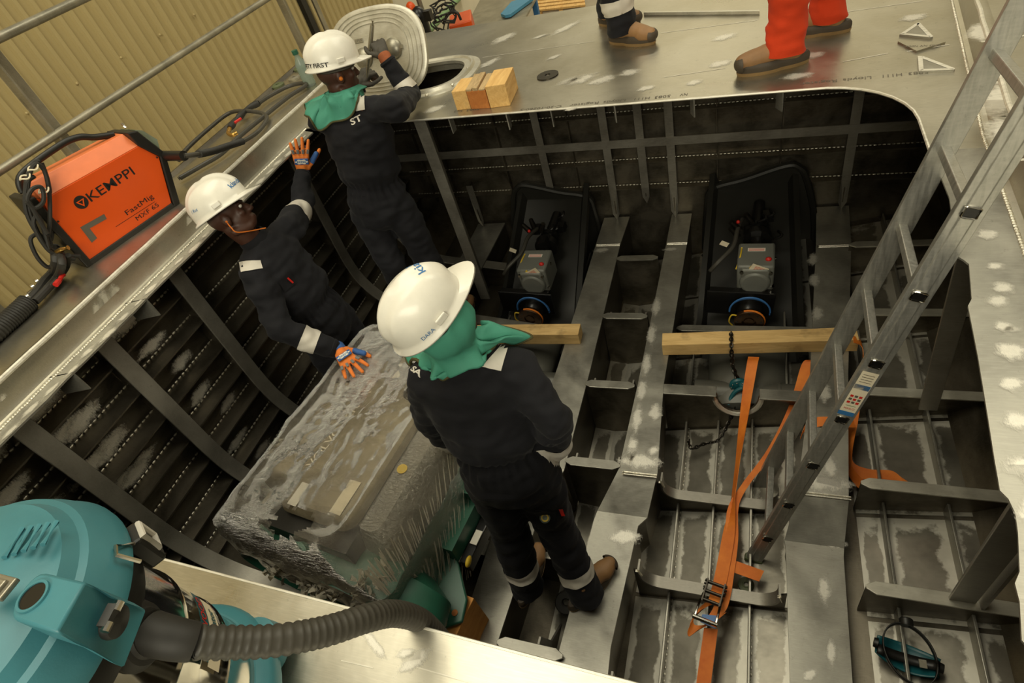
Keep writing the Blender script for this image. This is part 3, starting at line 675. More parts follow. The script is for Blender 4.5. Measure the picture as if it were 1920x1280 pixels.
# starboard struts up to the deck edge, and the port pillar
def bar(a, b, w_, t, name, mat='dull', wv=V((1, 0, 0))):
    bm = B(); ribbon(bm, [a, a.lerp(b, .5), b], [wv * w_] * 3, t); return obj(name, bm, [mat], boat, smooth=False, bevel=.002)
s1 = bar(V((.829, 2.10, -1.36)), V((.66, 1.80, -.01)), .075, .012, 'strut'); s2 = bar(V((.80, 1.185, -1.36)), V((.67, .98, -.25)), .085, .012, 'strut')
bm = B(); ribbon(bm, [V((.86, 1.19, -1.36)), V((.735, 1.0, -.25))], [V((0, .06, 0))] * 2, .012); obj('strut_flange', bm, ['dull'], s2, smooth=False)
pl = bar(V((-1.78, 2.95, -1.42)), V((-1.78, 2.95, -.008)), .075, .014, 'pillar')
bm = B(); box(bm, (-1.78, 2.99, -.71), (.012, .07, 1.4)); obj('pillar_web', bm, ['dull'], pl, smooth=False)
# port side frames and stringers
fpath = [V((-2.60, 0, -.01)), V((-2.615, 0, -.5)), V((-2.62, 0, -.9)), V((-2.575, 0, -1.1)), V((-2.47, 0, -1.25)), V((-2.32, 0, -1.34)), V((-2.1, 0, -1.39)), V((-1.9, 0, -1.42)), V((-1.2, 0, -1.55))]
sp = spline(fpath, 5)
for y in FR:
    s_ = [p + V((0, y, 0)) for p in sp]
    bm = B(); ribbon(bm, s_, [V((0, .085, 0))] * len(s_), .01); o = obj('side_frame', bm, ['dull'], boat, smooth=40, bevel=.002)
    bm = B(); n = len(s_)
    outer = []
    for p in s_:
        if p.z > -1.0: outer.append(V((-2.74, y, p.z)))
        else: outer.append(V((min(p.x - .06, -1.2), y, max(zb(p.x - .06) + .003, p.z - .22 if p.x < -2.3 else -9))) if p.x > -2.5 else V((-2.72 + (abs(p.z) - 1.0) * .4, y, p.z - .1)))
    a = [bm.verts.new(p) for p in s_]; b = [bm.verts.new(p) for p in outer]
    for i in range(n - 1): bm.faces.new((a[i], a[i + 1], b[i + 1], b[i]))
    obj('web', bm, ['hull'], o, solid=.008, normals=False, smooth=False)
for i, z in enumerate((-.16, -.34, -.53, -.72, -.90, -1.07, -1.22)):
    bm = B(); x1 = -2.735 if z > -1 else -2.69 + (abs(z) - 1.07) * .35; d = .095
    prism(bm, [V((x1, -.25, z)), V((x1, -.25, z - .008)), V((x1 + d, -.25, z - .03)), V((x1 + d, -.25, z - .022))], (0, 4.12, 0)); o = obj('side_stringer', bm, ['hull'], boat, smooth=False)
    b2 = B()
    for k in range(130): ball(b2, (x1 + .008, .2 + k * .028, z + .002), (.006, .013, .006), 5)
    for k in range(6):
        yy = .9 + random.uniform(-.15, .15) if k < 3 else (.5 if k < 5 else 1.38) + random.uniform(-.1, .1)
        if z > -.8 or k > 3: blob(b2, (x1 - .002 + .003 * k, yy, z + random.uniform(.04, .07)), random.uniform(.035, .05), .5, 16, 1, random.uniform(-.1, .1), random.uniform(2.2, 3.4), u=V((0, 1, 0)), v=V((0, 0, 1)), nrm=V((1, 0, 0)), lift=.006)
    obj('weld_bead', b2, ['weld', 'patch'], o, normals=False)
for y, px in ((1.36, (318, 575)), (.92, (160, 715))):
    bm = B(); box(bm, (-2.56, y, -.05), (.12, .006, .1), Matrix.Rotation(.3, 3, 'Z')); obj('deck_bracket', bm, ['alu'], boat, smooth=False)
# transom stiffening grid
for x in (-2.09, -1.42, -.94, -.70, -.50, .6):
    bm = B(); short = x in (-1.42, -.70); yb = 3.83
    zt, ze = -.01, (-1.2 if short else -1.34)
    w_ = .028
    if x == -2.09: zt = -1.0
    pts = [V((x - w_, yb, zt)), V((x + w_, yb, zt)), V((x + w_, yb - .0, -1.12)), V((x + w_ * .9, yb + .0, ze)), V((x, yb + .015, ze - .07)), V((x - w_ * .9, yb, ze)), V((x - w_, yb, -1.12))]
    prism(bm, pts, (0, .008, 0)); o = obj('transom_stiffener', bm, ['dull'], boat, smooth=False, bevel=.002)
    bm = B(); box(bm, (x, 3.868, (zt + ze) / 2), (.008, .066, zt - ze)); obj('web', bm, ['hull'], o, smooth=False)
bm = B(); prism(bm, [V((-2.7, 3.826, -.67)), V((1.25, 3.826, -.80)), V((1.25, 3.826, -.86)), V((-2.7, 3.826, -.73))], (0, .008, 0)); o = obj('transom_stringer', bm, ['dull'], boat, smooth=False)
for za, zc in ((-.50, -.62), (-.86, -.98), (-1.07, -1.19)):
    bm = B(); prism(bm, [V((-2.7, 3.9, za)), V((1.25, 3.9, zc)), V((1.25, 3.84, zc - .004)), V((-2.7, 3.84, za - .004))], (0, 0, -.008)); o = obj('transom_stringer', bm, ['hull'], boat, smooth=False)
    b2 = B()
    for k in range(150): xx = -2.6 + k * .0255; ball(b2, (xx, 3.888, za + (zc - za) * (xx + 2.7) / 3.95 + .003), (.012, .006, .004), 5)
    obj('weld_bead', b2, ['weld'], o)
for x in (-2.45, -2.25, -1.75, -1.2, -.2, .2, .95):
    bm = B(); box(bm, (x, 3.88, -.6), (.008, .04, 1.1)); obj('transom_rib', bm, ['hull'], boat, smooth=False)

# ------------------------------------------------------------------ guard rail along the port side
rl = thing('guard_rail', (-3.45, 3, -2.3), 'aluminium guard rail with round tubes and flat posts in front of the yellow cladding', 'railing')
for y in (2.15, 4.38, 6.6, -.1):
    bm = B(); box(bm, (-3.45, y, -.6), (.022, .082, 3.4)); box(bm, (-3.425, y - .036, -.6), (.05, .01, 3.4)); obj('post', bm, ['galv'], rl, smooth=False, bevel=.002)
for z in (.50, .955):
    bm = B(); cyl(bm, (-3.45 + .04, -1.2, z), (-3.45 + .04, 7.2, z), .021 if z < .9 else .023, seg=16); obj('rail', bm, ['galv'], rl)

# ------------------------------------------------------------------ ladder
LA, LB, LW = V((.549, 1.576, .141)), V((-.07004, -.02987, -.26945)), V((.036, .4073, .0155))
Ld = (-LB).normalized(); Lw = (LW - Ld * LW.dot(Ld)).normalized(); Ln = Ld.cross(Lw).normalized()
lad = thing('ladder', LA + LB * 6.72 + LW / 2, 'aluminium ladder leaning in the engine room beside the orange straps', 'ladder')
i0, i1 = 6.72, -7.0
for k, off in (('near', 0), ('far', 1)):
    a, b = LA + LB * i0 + Lw * (.409 * off), LA + LB * i1 + Lw * (.409 * off)
    s_ = -1 if off == 0 else 1
    hh, tt = .036, .012
    pr = [(-hh, s_ * tt), (hh, s_ * tt), (hh, -s_ * tt), (hh - .004, -s_ * tt), (hh - .012, s_ * (tt - .006)), (-hh + .012, s_ * (tt - .006)), (-hh + .004, -s_ * tt), (-hh, -s_ * tt)]
    pr = [(-hh, s_ * tt), (-.5 * hh, s_ * tt), (-.44 * hh, s_ * (tt + .003)), (.44 * hh, s_ * (tt + .003)), (.5 * hh, s_ * tt), (hh, s_ * tt), (hh, -s_ * tt), (-hh, -s_ * tt)]
    bm = B(); rings(bm, [[p + Ln * u + Lw * v for u, v in pr] for p in (a, b)])
    r_ = obj('side_rail', bm, ['ladder'], lad, smooth=False, bevel=.002)
    for i in range(-6, 7):
        c = LA + LB * i + Lw * (.409 * off + s_ * (tt + .0055))
        bm = B(); q = [(-.019, -.013), (-.013, -.016), (.013, -.016), (.019, -.013), (.019, .013), (.013, .016), (-.013, .016), (-.019, .013)]
        o_ = [c + Ln * u + Ld * v for u, v in q]; tube(bm, o_, .0032, 6, closed=True); obj('rung_collar', bm, ['steel'], r_)
        bm = B(); prism(bm, [c + Ln * u * .9 + Ld * v * .9 - Lw * s_ * .001 for u, v in q], -Lw * s_ * .002); obj('rung_hole', bm, ['grease'], r_, smooth=False)
    bm = B(); rings(bm, [[p + Ln * u + Lw * v for u, v in ((-.04, -.017), (.04, -.017), (.04, .017), (-.04, .017))] for p in (a + LB * .0, a + LB * .09)]); obj('foot', bm, ['olive'], lad, smooth=False, bevel=.004)
for i in range(-6, 7):
    a = LA + LB * i + Lw * .008; b = a + Lw * .393
    bm = B(); rings(bm, [[p + Ln * u + Ld * v for u, v in ((-.015, -.013), (.015, -.013), (.015, .013), (-.015, .013))] for p in (a, b)]); obj('rung', bm, ['ladder'], lad, smooth=False, bevel=.003)
# stickers on the near rail between two rungs
def lad_sticker(t0, t1, w_, mat, name='label'):
    c0 = LA + LB * t0 - Lw * .0158; c1 = LA + LB * t1 - Lw * .0158
    bm = B(); bm.faces.new([bm.verts.new(p) for p in (c0 - Ln * w_, c0 + Ln * w_, c1 + Ln * w_, c1 - Ln * w_)]); return obj(name, bm, [mat], lad, smooth=False)
lad_sticker(2.14, 2.84, .0255, 'tag'); 
lad_sticker(2.36, 2.44, .0245, 'blueink', 'label'); lad_sticker(2.84, 2.91, .026, 'blueink', 'label')
def lad_text(s_, t, h, mat, sh=0):
    c = LA + LB * t - Lw * .0175 + Ln * sh; bm = text_bm(s_, h); place(bm, c, -Ln if False else Ln, Ld); 
    n_ = Ln.cross(Ld)
    if n_.dot(Lw) > 0:
        bm.free(); bm = text_bm(s_, h); place(bm, c, -Ln, Ld)
    obj('label_print', bm, [mat], lad, normals=False, smooth=False)
for r_ in range(4): lad_sticker(2.19 + r_ * .04, 2.20 + r_ * .04, .018, 'greyink', 'label_line')
for r_ in range(3):
    for q in range(3):
        t = 2.56 + r_ * .055; c0 = LA + LB * t - Lw * .017 + Ln * (-.014 + q * .014); bm = B(); bm.faces.new([bm.verts.new(c0 + Ln * u + Ld * v) for u, v in ((-.005, -.005), (.005, -.005), (.005, .005), (-.005, .005))]); obj('pictogram', bm, ['red' if (q + r_) % 2 == 0 else 'greyink'], lad, smooth=False)
lad_text('HAILO', 2.78, .012, 'red'); lad_sticker(2.73, 2.74, .016, 'greenpipe', 'label_line')

# ------------------------------------------------------------------ timber
def beam(name, a, b, w_, h, mat, label, cat, group=None, end=None):
    a, b = V(a), V(b); d = (b - a).normalized(); s = V((-d.y, d.x, 0)).normalized(); bm = B(); N = 10
    rs = []
    for i in range(N + 1):
        p = a.lerp(b, i / N); j = lambda: random.uniform(-.0012, .0012)
        rs.append([p + s * (-w_ / 2 + j()), p + s * (w_ / 2 + j()), p + s * (w_ / 2 + j()) + V((0, 0, h)), p + s * (-w_ / 2 + j()) + V((0, 0, h))])
    rings(bm, rs); o = obj(name, bm, [mat], None, smooth=False, bevel=.003); return tag(o, label, cat, group)
beam('timber_beam', (-.447, 2.475, ZG), (.572, 2.555, ZG), .098, .088, 'pinex', 'long pale timber beam across the girders holding the chain and orange straps', 'beam')
beam('timber_beam', (-2.12, 2.50, ZG), (-.965, 2.545, ZG), .098, .088, 'pinex', 'pale timber beam behind the worker in the foreground, its end on a girder', 'beam')
beam('wood_block', (-1.155, .615, ZN), (-1.125, .805, ZN), .10, .25, 'ambwood', 'amber wood block standing on the girder under the green engine bracket', 'block')
# three blocks on the aft deck
def block3(px, mat, hz, label):
    """px: near-left, near-right and far-right corners of the foot"""
    a, b, c = [P(*q, z=.0) for q in px]; n = (c - b); bm = B(); prism(bm, [a, b, b + n, a + n], (0, 0, hz)); return tag(obj('wood_block', bm, [mat], None, smooth=False, bevel=.003), label, 'block', 'wood blocks on the aft deck')
block3(((857, 207), (883, 204), (900, 178)), 'pine', .105, 'pale wood block on the deck, left of the reddish one')
b_ = block3(((884, 205), (919, 203), (934, 172)), 'redwood', .10, 'reddish wood block in the middle of three on the deck')
bm = B(); a, b, c = [P(*q, z=.0) for q in ((884, 205), (919, 203), (934, 172))]; n = c - b; d = (b - a)
for k, (u0, u1, mm) in enumerate(((0, .3, .012), (.34, .62, .018), (.66, .98, .008))):
    prism(bm, [a + d * u0 + V((0, 0, .099)), a + d * u1 + V((0, 0, .099)), a + d * u1 + n + V((0, 0, .099)), a + d * u0 + n + V((0, 0, .099))], (0, 0, mm))
obj('split_top', bm, ['oldwood'], b_, smooth=False, bevel=.002)
block3(((920, 203), (957, 198), (972, 165)), 'pine', .118, 'pale wood block on the deck, right of the reddish one')

# ------------------------------------------------------------------ straps and lever hoist
def strap(name, pts, label, w_=.058, th=.0025, parent=None, n=8):
    """pts: (point, width direction)"""
    ps = spline([p for p, _ in pts], n); ws = []
    for i in range(len(ps)):
        k = i / n; a = min(int(k), len(pts) - 1); b = min(a + 1, len(pts) - 1); f = k - a
        ws.append((V(pts[a][1]).lerp(V(pts[b][1]), f)).normalized() * w_)
    bm = B(); ribbon(bm, ps, ws, th); o = obj(name, bm, ['strap'], parent, smooth=50)
    return o if parent else tag(o, label, 'strap')
X1 = V((1, 0, 0))
rs_ = thing('ratchet_strap', P(1340, 1110, z=-1.58), 'orange ratchet strap running from the timber beam to the steel ratchet buckle', 'strap')
strap('webbing', [(V((.058, 2.44, -1.402)), (1, 0, 0)), (P(1409, 690, z=-1.45), (1, .1, 0)), (P(1398, 760, z=-1.52), (.8, 0, .5)), (P(1384, 860, z=-1.56), (.4, .1, .9)), (P(1374, 940, z=-1.58), (.3, .2, .9)), (P(1365, 1010, z=-1.585), (1, 0, .2)), (P(1352, 1080, z=-1.585), (1, .1, 0)), (P(1340, 1130, z=-1.57), (1, .1, 0))], '', parent=rs_)
strap('webbing', [(V((.36, 2.43, -1.402)), (1, 0, 0)), (P(1513, 685, z=-1.42), (1, .1, 0)), (P(1490, 760, z=-1.48), (1, .2, 0)), (P(1450, 840, z=-1.54), (1, .3, 0)), (P(1400, 905, z=-1.57), (1, .6, 0)), (P(1375, 950, z=-1.585), (1, .5, 0)), (P(1372, 1010, z=-1.59), (1, 0, 0)), (P(1366, 1060, z=-1.592), (1, -.2, 0)), (P(1352, 1135, z=-1.587), (1, .1, 0)), (P(1328, 1165, z=-1.6), (1, .4, 0))], '', parent=rs_)
strap('webbing', [(P(1335, 1130, z=-1.57), (1, .1, 0)), (P(1318, 1140, z=-1.578), (.8, .5, 0)), (P(1297, 1165, z=-1.585), (.3, .9, .2)), (P(1298, 1182, z=-1.6), (.4, 1, .0)), (P(1325, 1172, z=-1.597), (1, .6, 0)), (P(1350, 1150, z=-1.592), (1, .4, 0))], '', parent=rs_)
strap('webbing', [(P(1333, 1178, z=-1.6), (1, .1, 0)), (P(1326, 1230, z=-1.61), (1, .1, 0)), (P(1318, 1290, z=-1.62), (1, .1, 0)), (P(1312, 1340, z=-1.62), (1, .1, 0))], '', parent=rs_)
strap('webbing', [(P(1372, 1060, z=-1.60), (.2, 1, 0)), (P(1400, 1070, z=-1.605), (.3, 1, 0)), (P(1428, 1080, z=-1.61), (.4, 1, 0))], '', parent=rs_)
bk_ = P(1338, 1115, z=-1.565); ax = (P(1325, 1160, z=-1.565) - P(1345, 1090, z=-1.565)).normalized(); sd = V((0, 0, 1)).cross(ax)
bm = B()
for s in (-1, 1):
    pts = [bk_ - ax * .0508 + sd * s * .0406, bk_ + ax * .0435 + sd * s * .0406]; box(bm, bk_ + sd * s * .0377 + V((0, 0, .0116)), (.0058, .1087, .0435), Matrix((sd, ax, V((0, 0, 1)))).transposed())
for q in (-.0435, .0, .0406): cyl(bm, bk_ + ax * q - sd * .0406 + V((0, 0, .0174)), bk_ + ax * q + sd * .0406 + V((0, 0, .0174)), .0080, seg=10)
for s in (-1, 1):
    for q in range(9):
        a = 2 * PI * q / 9; ball(bm, bk_ - ax * .0290 + sd * s * .0435 + V((0, 0, .0116)) + (ax * math.cos(a) + V((0, 0, 1)) * math.sin(a)) * .0217, .0058, 6)
obj('ratchet_buckle', bm, ['darksteel'], rs_)
bm = B()
for s in (-1, 1): tube(bm, [bk_ + ax * .0145 + sd * s * .0406 + V((0, 0, .0174)), bk_ + ax * .0798 + sd * s * .0435 + V((0, 0, .0435)), bk_ + ax * .1377 + sd * s * .0449 + V((0, 0, .0435))], .0051, 6)
cyl(bm, bk_ + ax * .1377 - sd * .0522 + V((0, 0, .0435)), bk_ + ax * .1377 + sd * .0522 + V((0, 0, .0435)), .0101, seg=10)
obj('ratchet_handle', bm, ['steel'], rs_)
bm = B(); c = bk_ + ax * .1087 + sd * .0058 + V((0, 0, -.0058)); prism(bm, [c - sd * .0290 - ax * .0087, c + sd * .0377 - ax * .0290, c + sd * .0377 + ax * .0290, c - sd * .0290 + ax * .0261], (0, 0, .0043)); obj('strap_label', bm, ['bluehose'], rs_, smooth=False)
strap('loose_strap', [(V((.545, 2.50, -1.30)), (0, 1, 0)), (V((.59, 2.49, -1.34)), (0, 1, -.2)), (P(1617, 700, z=-1.40), (.3, .9, 0)), (P(1606, 760, z=-1.44), (.7, .6, .2)), (P(1597, 800, z=-1.46), (.9, .2, .4)), (P(1592, 850, z=-1.49), (.5, .5, .7)), (P(1600, 878, z=-1.515), (.1, .9, .5)), (P(1632, 890, z=-1.53), (0, 1, .3)), (P(1675, 892, z=-1.535), (-.2, 1, .1)), (P(1703, 905, z=-1.535), (-.9, .5, 0)), (P(1697, 925, z=-1.54), (-.8, -.6, 0))], 'loose orange strap end hanging over the right end of the beam behind the ladder', .055)
strap('loose_strap', [(P(1592, 880, z=-1.50), (.3, 1, 0)), (P(1612, 905, z=-1.535), (.5, 1, 0)), (P(1645, 925, z=-1.54), (.6, 1, 0))], 'short orange strap tail lying under the looped strap end on the plating', .055)
strap('loose_strap', [(P(1503, 815, z=-1.46), (.2, .4, .9)), (P(1513, 798, z=-1.42), (.2, .7, .7)), (P(1540, 790, z=-1.385), (0, 1, .2)), (P(1580, 792, z=-1.385), (0, 1, 0)), (P(1602, 795, z=-1.41), (0, 1, -.3))], 'orange strap lying across the girder behind the ladder rungs', .052)
# chain and lever hoist
def chain(parent, pts, r=.0042, ll=.021, name='chain'):
    ps = spline(pts, 30); L_ = [0]
    for a, b in zip(ps, ps[1:]): L_.append(L_[-1] + (b - a).length)
    bm = B(); s = 0; k = 0
    while s < L_[-1]:
        i = max(j for j in range(len(L_)) if L_[j] <= s); i = min(i, len(ps) - 2); f = (s - L_[i]) / max(1e-6, L_[i + 1] - L_[i]); p = ps[i].lerp(ps[i + 1], f); d = (ps[i + 1] - ps[i]).normalized()
        u, v = frame(d)
        if k % 2: u, v = v, u
        b2 = B(); tube(b2, [p + d * (ll * .72) * math.cos(a) + u * (ll * .42) * math.sin(a) for a in [2 * PI * q / 10 for q in range(10)]], r, 5, closed=True); merge(bm, b2)
        s += ll * .95; k += 1
    return obj(name, bm, ['darksteel'], parent)
ho = thing('lever_hoist', (-.02, 2.34, -1.62), 'teal lever chain hoist hanging by a chain from the long timber beam', 'hoist')
chain(ho, [V((-.055, 2.40, -1.42)), V((-.06, 2.42, -1.33)), V((-.062, 2.45, -1.302)), V((-.065, 2.52, -1.302)), V((-.066, 2.565, -1.34))])
chain(ho, [V((-.055, 2.425, -1.40)), V((-.05, 2.39, -1.43)), V((-.035, 2.36, -1.47)), V((-.02, 2.34, -1.5))], .006)
hc = V((-.012, 2.325, -1.535))
bm = B(); lathe(bm, hc + V((-.01, .03, 0)), (.15, -1, .1), [(.0, 0), (.034, .0), (.047, .008), (.05, .02), (.045, .032), (.026, .04), (0, .042)], 28); ball(bm, hc + V((.025, .0, .012)), (.035, .03, .03)); obj('hoist_body', bm, ['tealdark'], ho)
bm = B()
for q in range(10): a = 2 * PI * q / 10; ball(bm, hc + V((.045 * math.cos(a), -.012, .045 * math.sin(a))), .0045, 6)
obj('bolt', bm, ['steel'], ho)
bm = B(); tube(bm, spline([hc + V((.02, -.02, .02)), hc + V((-.02, -.035, .0)), hc + V((-.045, -.06, -.035)), hc + V((-.055, -.09, -.06))], 6), .012, 10); obj('lever', bm, ['tealdark'], ho)
bm = B(); tube(bm, [hc + V((-.01, 0, -.05)) + V((.02 * math.cos(a), 0, .03 * math.sin(a))) for a in [i * PI / 8 for i in range(-10, 5)]], .006, 8); obj('hook', bm, ['darksteel'], ho)
chain(ho, [hc + V((0, -.01, -.05)), P(1380, 760, z=-1.6), P(1362, 800, z=-1.63), P(1345, 825, z=-1.655), P(1320, 832, z=-1.67), P(1298, 840, z=-1.675), P(1291, 830, z=-1.66)])
bm = B(); c = P(1291, 830, z=-1.655); tube(bm, [c + V((.004, .02 * math.cos(a), .022 * math.sin(a))) for a in [2 * PI * i / 14 for i in range(14)]], .004, 6, closed=True); obj('end_ring', bm, ['darksteel'], ho)

# ------------------------------------------------------------------ water jet units aft
def jet(cx, label, tagside):
    t = thing('water_jet_unit', (cx, 3.2, -1.75), label, 'water jet', 'water jet units')
    # dark intake hood, a sloping tray with a raised round-cornered rim
    bm = B(); rs = []
    def rim(t_, w_, lift, z_off=0):
        y = 2.62 + (3.86 - 2.62) * t_; z = -1.66 + (.50) * max(0, t_ - .25) / .75
        return y, z
    for t_ in [i / 12 for i in range(13)]:
        y, z = rim(t_, 0, 0); wv = .33 - .05 * t_
        rs.append([V((cx - wv, y, z - .0)), V((cx - wv, y, z + .09)), V((cx - wv + .035, y, z + .10)), V((cx - wv + .06, y, z + .03)), V((cx, y, z + .02)), V((cx + wv - .06, y, z + .03)), V((cx + wv - .035, y, z + .10)), V((cx + wv, y, z + .09)), V((cx + wv, y, z - .0))])
    rings(bm, rs, closed=False); obj('intake_hood', bm, ['ductdark'], t, normals=False)
    # arched back plate on the transom
    out_ = [(-.33, -1.75), (-.30, -1.30), (-.26, -1.16), (-.05, -1.10), (.20, -1.02), (.28, -1.04), (.33, -1.12), (.40, -1.40), (.43, -1.75)]
    if cx < -.5: out_ = [(-x, z) for x, z in out_[::-1]]
    sp_ = spline([V((cx + x, 3.82, z)) for x, z in out_], 5); bm = B(); prism(bm, sp_, (0, .06, 0)); obj('back_plate', bm, ['ductdark'], t)
    bm = B(); tube(bm, [p + V((0, -.005, 0)) for p in sp_], .022, 8); obj('arch_rim', bm, ['ductdark'], t)
    # grey duct nose toward the engine room
    bm = B(); rings(bm, [[V((cx + wv * math.cos(a), y, zc + hv * math.sin(a))) for a in [2 * PI * i / 24 for i in range(24)]] for y, wv, hv, zc in ((2.22, .16, .06, -1.66), (2.235, .2, .085, -1.65), (2.30, .215, .1, -1.64), (2.55, .225, .11, -1.63), (2.75, .23, .12, -1.62))]); obj('duct', bm, ['duct'], t)
    bm = B(); cyl(bm, (cx - .29, 2.34, -1.62), (cx + .29, 2.34, -1.62), .075, seg=24); cyl(bm, (cx + .04, 2.34, -1.62), (cx + .06, 2.34, -1.62), .081, seg=24); cyl(bm, (cx + .16, 2.34, -1.62), (cx + .175, 2.34, -1.62), .08, seg=24); obj('bearing_tube', bm, ['duct'], t)
    d = V((.03, .99, .06)).normalized(); r = d.cross(V((0, 0, 1))).normalized(); u = r.cross(d)
    fc = V((cx, 2.80, -1.47)); RM = Matrix((r, d, u)).transposed()
    W = lambda x, y, z: fc + r * x + d * y + u * z
    bm = B(); lathe(bm, fc, d, [(.0, -.008), (.028, -.008), (.03, -.002), (.04, -.002), (.042, -.01), (.085, -.01), (.088, -.006), (.088, .012), (.06, .016), (.055, .05), (.0, .05)], 32); obj('drive_flange', bm, ['bronze'], t)
    for i in range(8):
        a = 2 * PI * i / 8; b2 = B(); lathe(b2, W(.068 * math.cos(a), -.0115, .068 * math.sin(a)), d, [(0, 0), (.007, 0), (.007, .01), (0, .01)], 10); obj('bolt_hole', b2, ['grease'], t)
    bm = B(); lathe(bm, W(0, .05, 0), d, [(0, 0), (.06, 0), (.075, .03), (.075, .07), (0, .07)], 24); obj('shaft_housing', bm, ['grease'], t)
    b2 = B(); tube(b2, [W(.089 * math.cos(a), .004, .089 * math.sin(a)) for a in [PI * (-.35 + i * .08) for i in range(13)]], .006, 6); obj('flange_band', b2, ['strap'], t)
    # black guard plate and the blue hose looped on it
    bm = B(); box(bm, W(-.06, .13, .02), (.40, .012, .20), RM @ Matrix.Rotation(.06, 3, 'Y')); box(bm, W(-.06, .145, .115), (.36, .045, .012), RM @ Matrix.Rotation(.06, 3, 'Y')); obj('guard_plate', bm, ['grease'], t, smooth=False, bevel=.003)
    bm = B()
    for k in range(3): tube(bm, [W(.0 + .118 * math.cos(a), .085 - k * .004, .0 + (.112 + k * .008) * math.sin(a)) for a in [PI * (-.05 + i * .05) for i in range(22)]], .0055, 8)
    obj('blue_hose', bm, ['bluehose'], t)
    # grey gearbox
    gb = V((cx + .03, 3.07, -1.26)); bm = B()
    box(bm, gb, (.21, .22, .2), RM); box(bm, gb + r * .0 - d * .1 + u * .03, (.16, .06, .12), RM); cyl(bm, gb - d * .14 - u * .02, gb - d * .05 - u * .02, .085, .1, 28)
    obj('gearbox', bm, ['gear'], t, smooth=30, bevel=.014)
    for x, z, q in ((-.075, .075, -.13), (.085, .06, -.12), (.1, -.06, -.1), (-.1, .04, .02), (.105, .05, .02)):
        b2 = B(); lathe(b2, gb + r * x + u * z + d * q, -d, [(0, 0), (.011, 0), (.011, .012), (0, .012)], 8); obj('bolt', b2, ['steel'], t)
    bm = B(); box(bm, gb + u * .1025 + d * .04 - r * .0, (.10, .028, .002), RM); obj('rating_plate', bm, ['white'], t, smooth=False)
    for k in range(3): b2 = B(); box(b2, gb + u * .104 + d * (.03 + k * .008), (.088, .002, .001), RM); obj('plate_print', b2, ['red'], t, smooth=False)
    bm = B(); prism(bm, [gb + r * -.05 - d * .115 + u * .07, gb + r * .0 - d * .115 + u * .07, gb + r * -.025 - d * .105 + u * .105], -d * .003); obj('warning_label', bm, ['yellow'], t, smooth=False)
    bm = B(); ball(bm, gb + r * .07 + u * .105 - d * .05, (.018, .014, .014)); obj('filler_cap', bm, ['red'], t)
    bm = B(); c = gb + r * (.02) + u * .09 - d * .12; rr = Matrix.Rotation(-.5 if cx < -.5 else .45, 3, d) ; box(bm, c, (.10, .002, .05), rr @ RM); obj('paper_tag', bm, ['tag'], t, smooth=False)
    b2 = B()
    for k in range(4): box(b2, c - d * .0016 + (rr @ u) * (.012 - k * .008), (.055, .001, .002), rr @ RM)
    obj('tag_print', b2, ['red'], t, smooth=False)
    bm = B(); tube(bm, spline([gb + r * -.085 + u * .1 + d * .06, gb + r * -.09 + u * .1 - d * .02, gb + r * -.11 + u * .05 - d * .08], 6), .005, 8); obj('yellow_cable', bm, ['yellow'], t)
    bm = B(); tube(bm, spline([fc + r * -.06 + V((0, -.0, .04)), fc + r * -.10 + u * .05, fc + r * -.115 - u * .01, fc + r * -.09 - u * .05], 6), .0045, 8); obj('yellow_cable', bm, ['yellow'], t)
    # hydraulic pump group, hose and shaft up to the transom
    bm = B(); tube(bm, spline([gb - r * .27 - u * .04, gb - r * .22 + u * .02 + d * .02, gb - r * .14 + u * .06 + d * .12, gb - r * .12 + u * .09 + d * .25, gb - r * .1 + u * .05 + d * .4], 8), .014, 10); obj('hydraulic_hose', bm, ['hose'], t)
    bm = B(); cyl(bm, gb + d * .1, gb + d * .60 + u * .02, .045, .035, 18); cyl(bm, gb + d * .24, gb + d * .29, .085, seg=20); cyl(bm, gb + d * .34, gb + d * .37, .07, seg=20); obj('drive_shaft', bm, ['grease'], t)
    for k in range(9):
        random.seed(int(abs(cx) * 100) + k); b2 = B(); c = gb + d * random.uniform(.16, .5) + r * random.uniform(-.14, .1) + u * random.uniform(0, .1)
        if k % 3 == 0: box(b2, c, (.06, .07, .05), RM @ Matrix.Rotation(k, 3, 'Y'))
        elif k % 3 == 1: cyl(b2, c, c + (u + r * random.uniform(-1, 1)) * .07, .02, .016, 12)
        else: tube(b2, spline([c, c + r * .05 + u * .03, c + d * .08 + r * .03], 5), .009, 8)
        obj(('valve_block', 'fitting', 'pipe')[k % 3], b2, ['grease', 'darksteel', 'grease'][k % 3], t)
    b2 = B(); c = gb - r * .13 + u * .1 + d * .1; box(b2, c - r * .06 * tagside, (.05, .002, .035), RM @ Matrix.Rotation(.5, 3, 'Y')); obj('paper_tag', b2, ['tag'], t, smooth=False)
    b2 = B(); ball(b2, gb - r * .12 + u * .11 + d * .3, .012, 10); obj('red_plug', b2, ['red'], t)
    return t
jet(.03, 'water jet unit with grey gearbox behind the long timber beam on the right', 1)
jet(-1.40, 'water jet unit with grey gearbox behind the white-helmeted worker, left of the girders', 1)
random.seed(11)

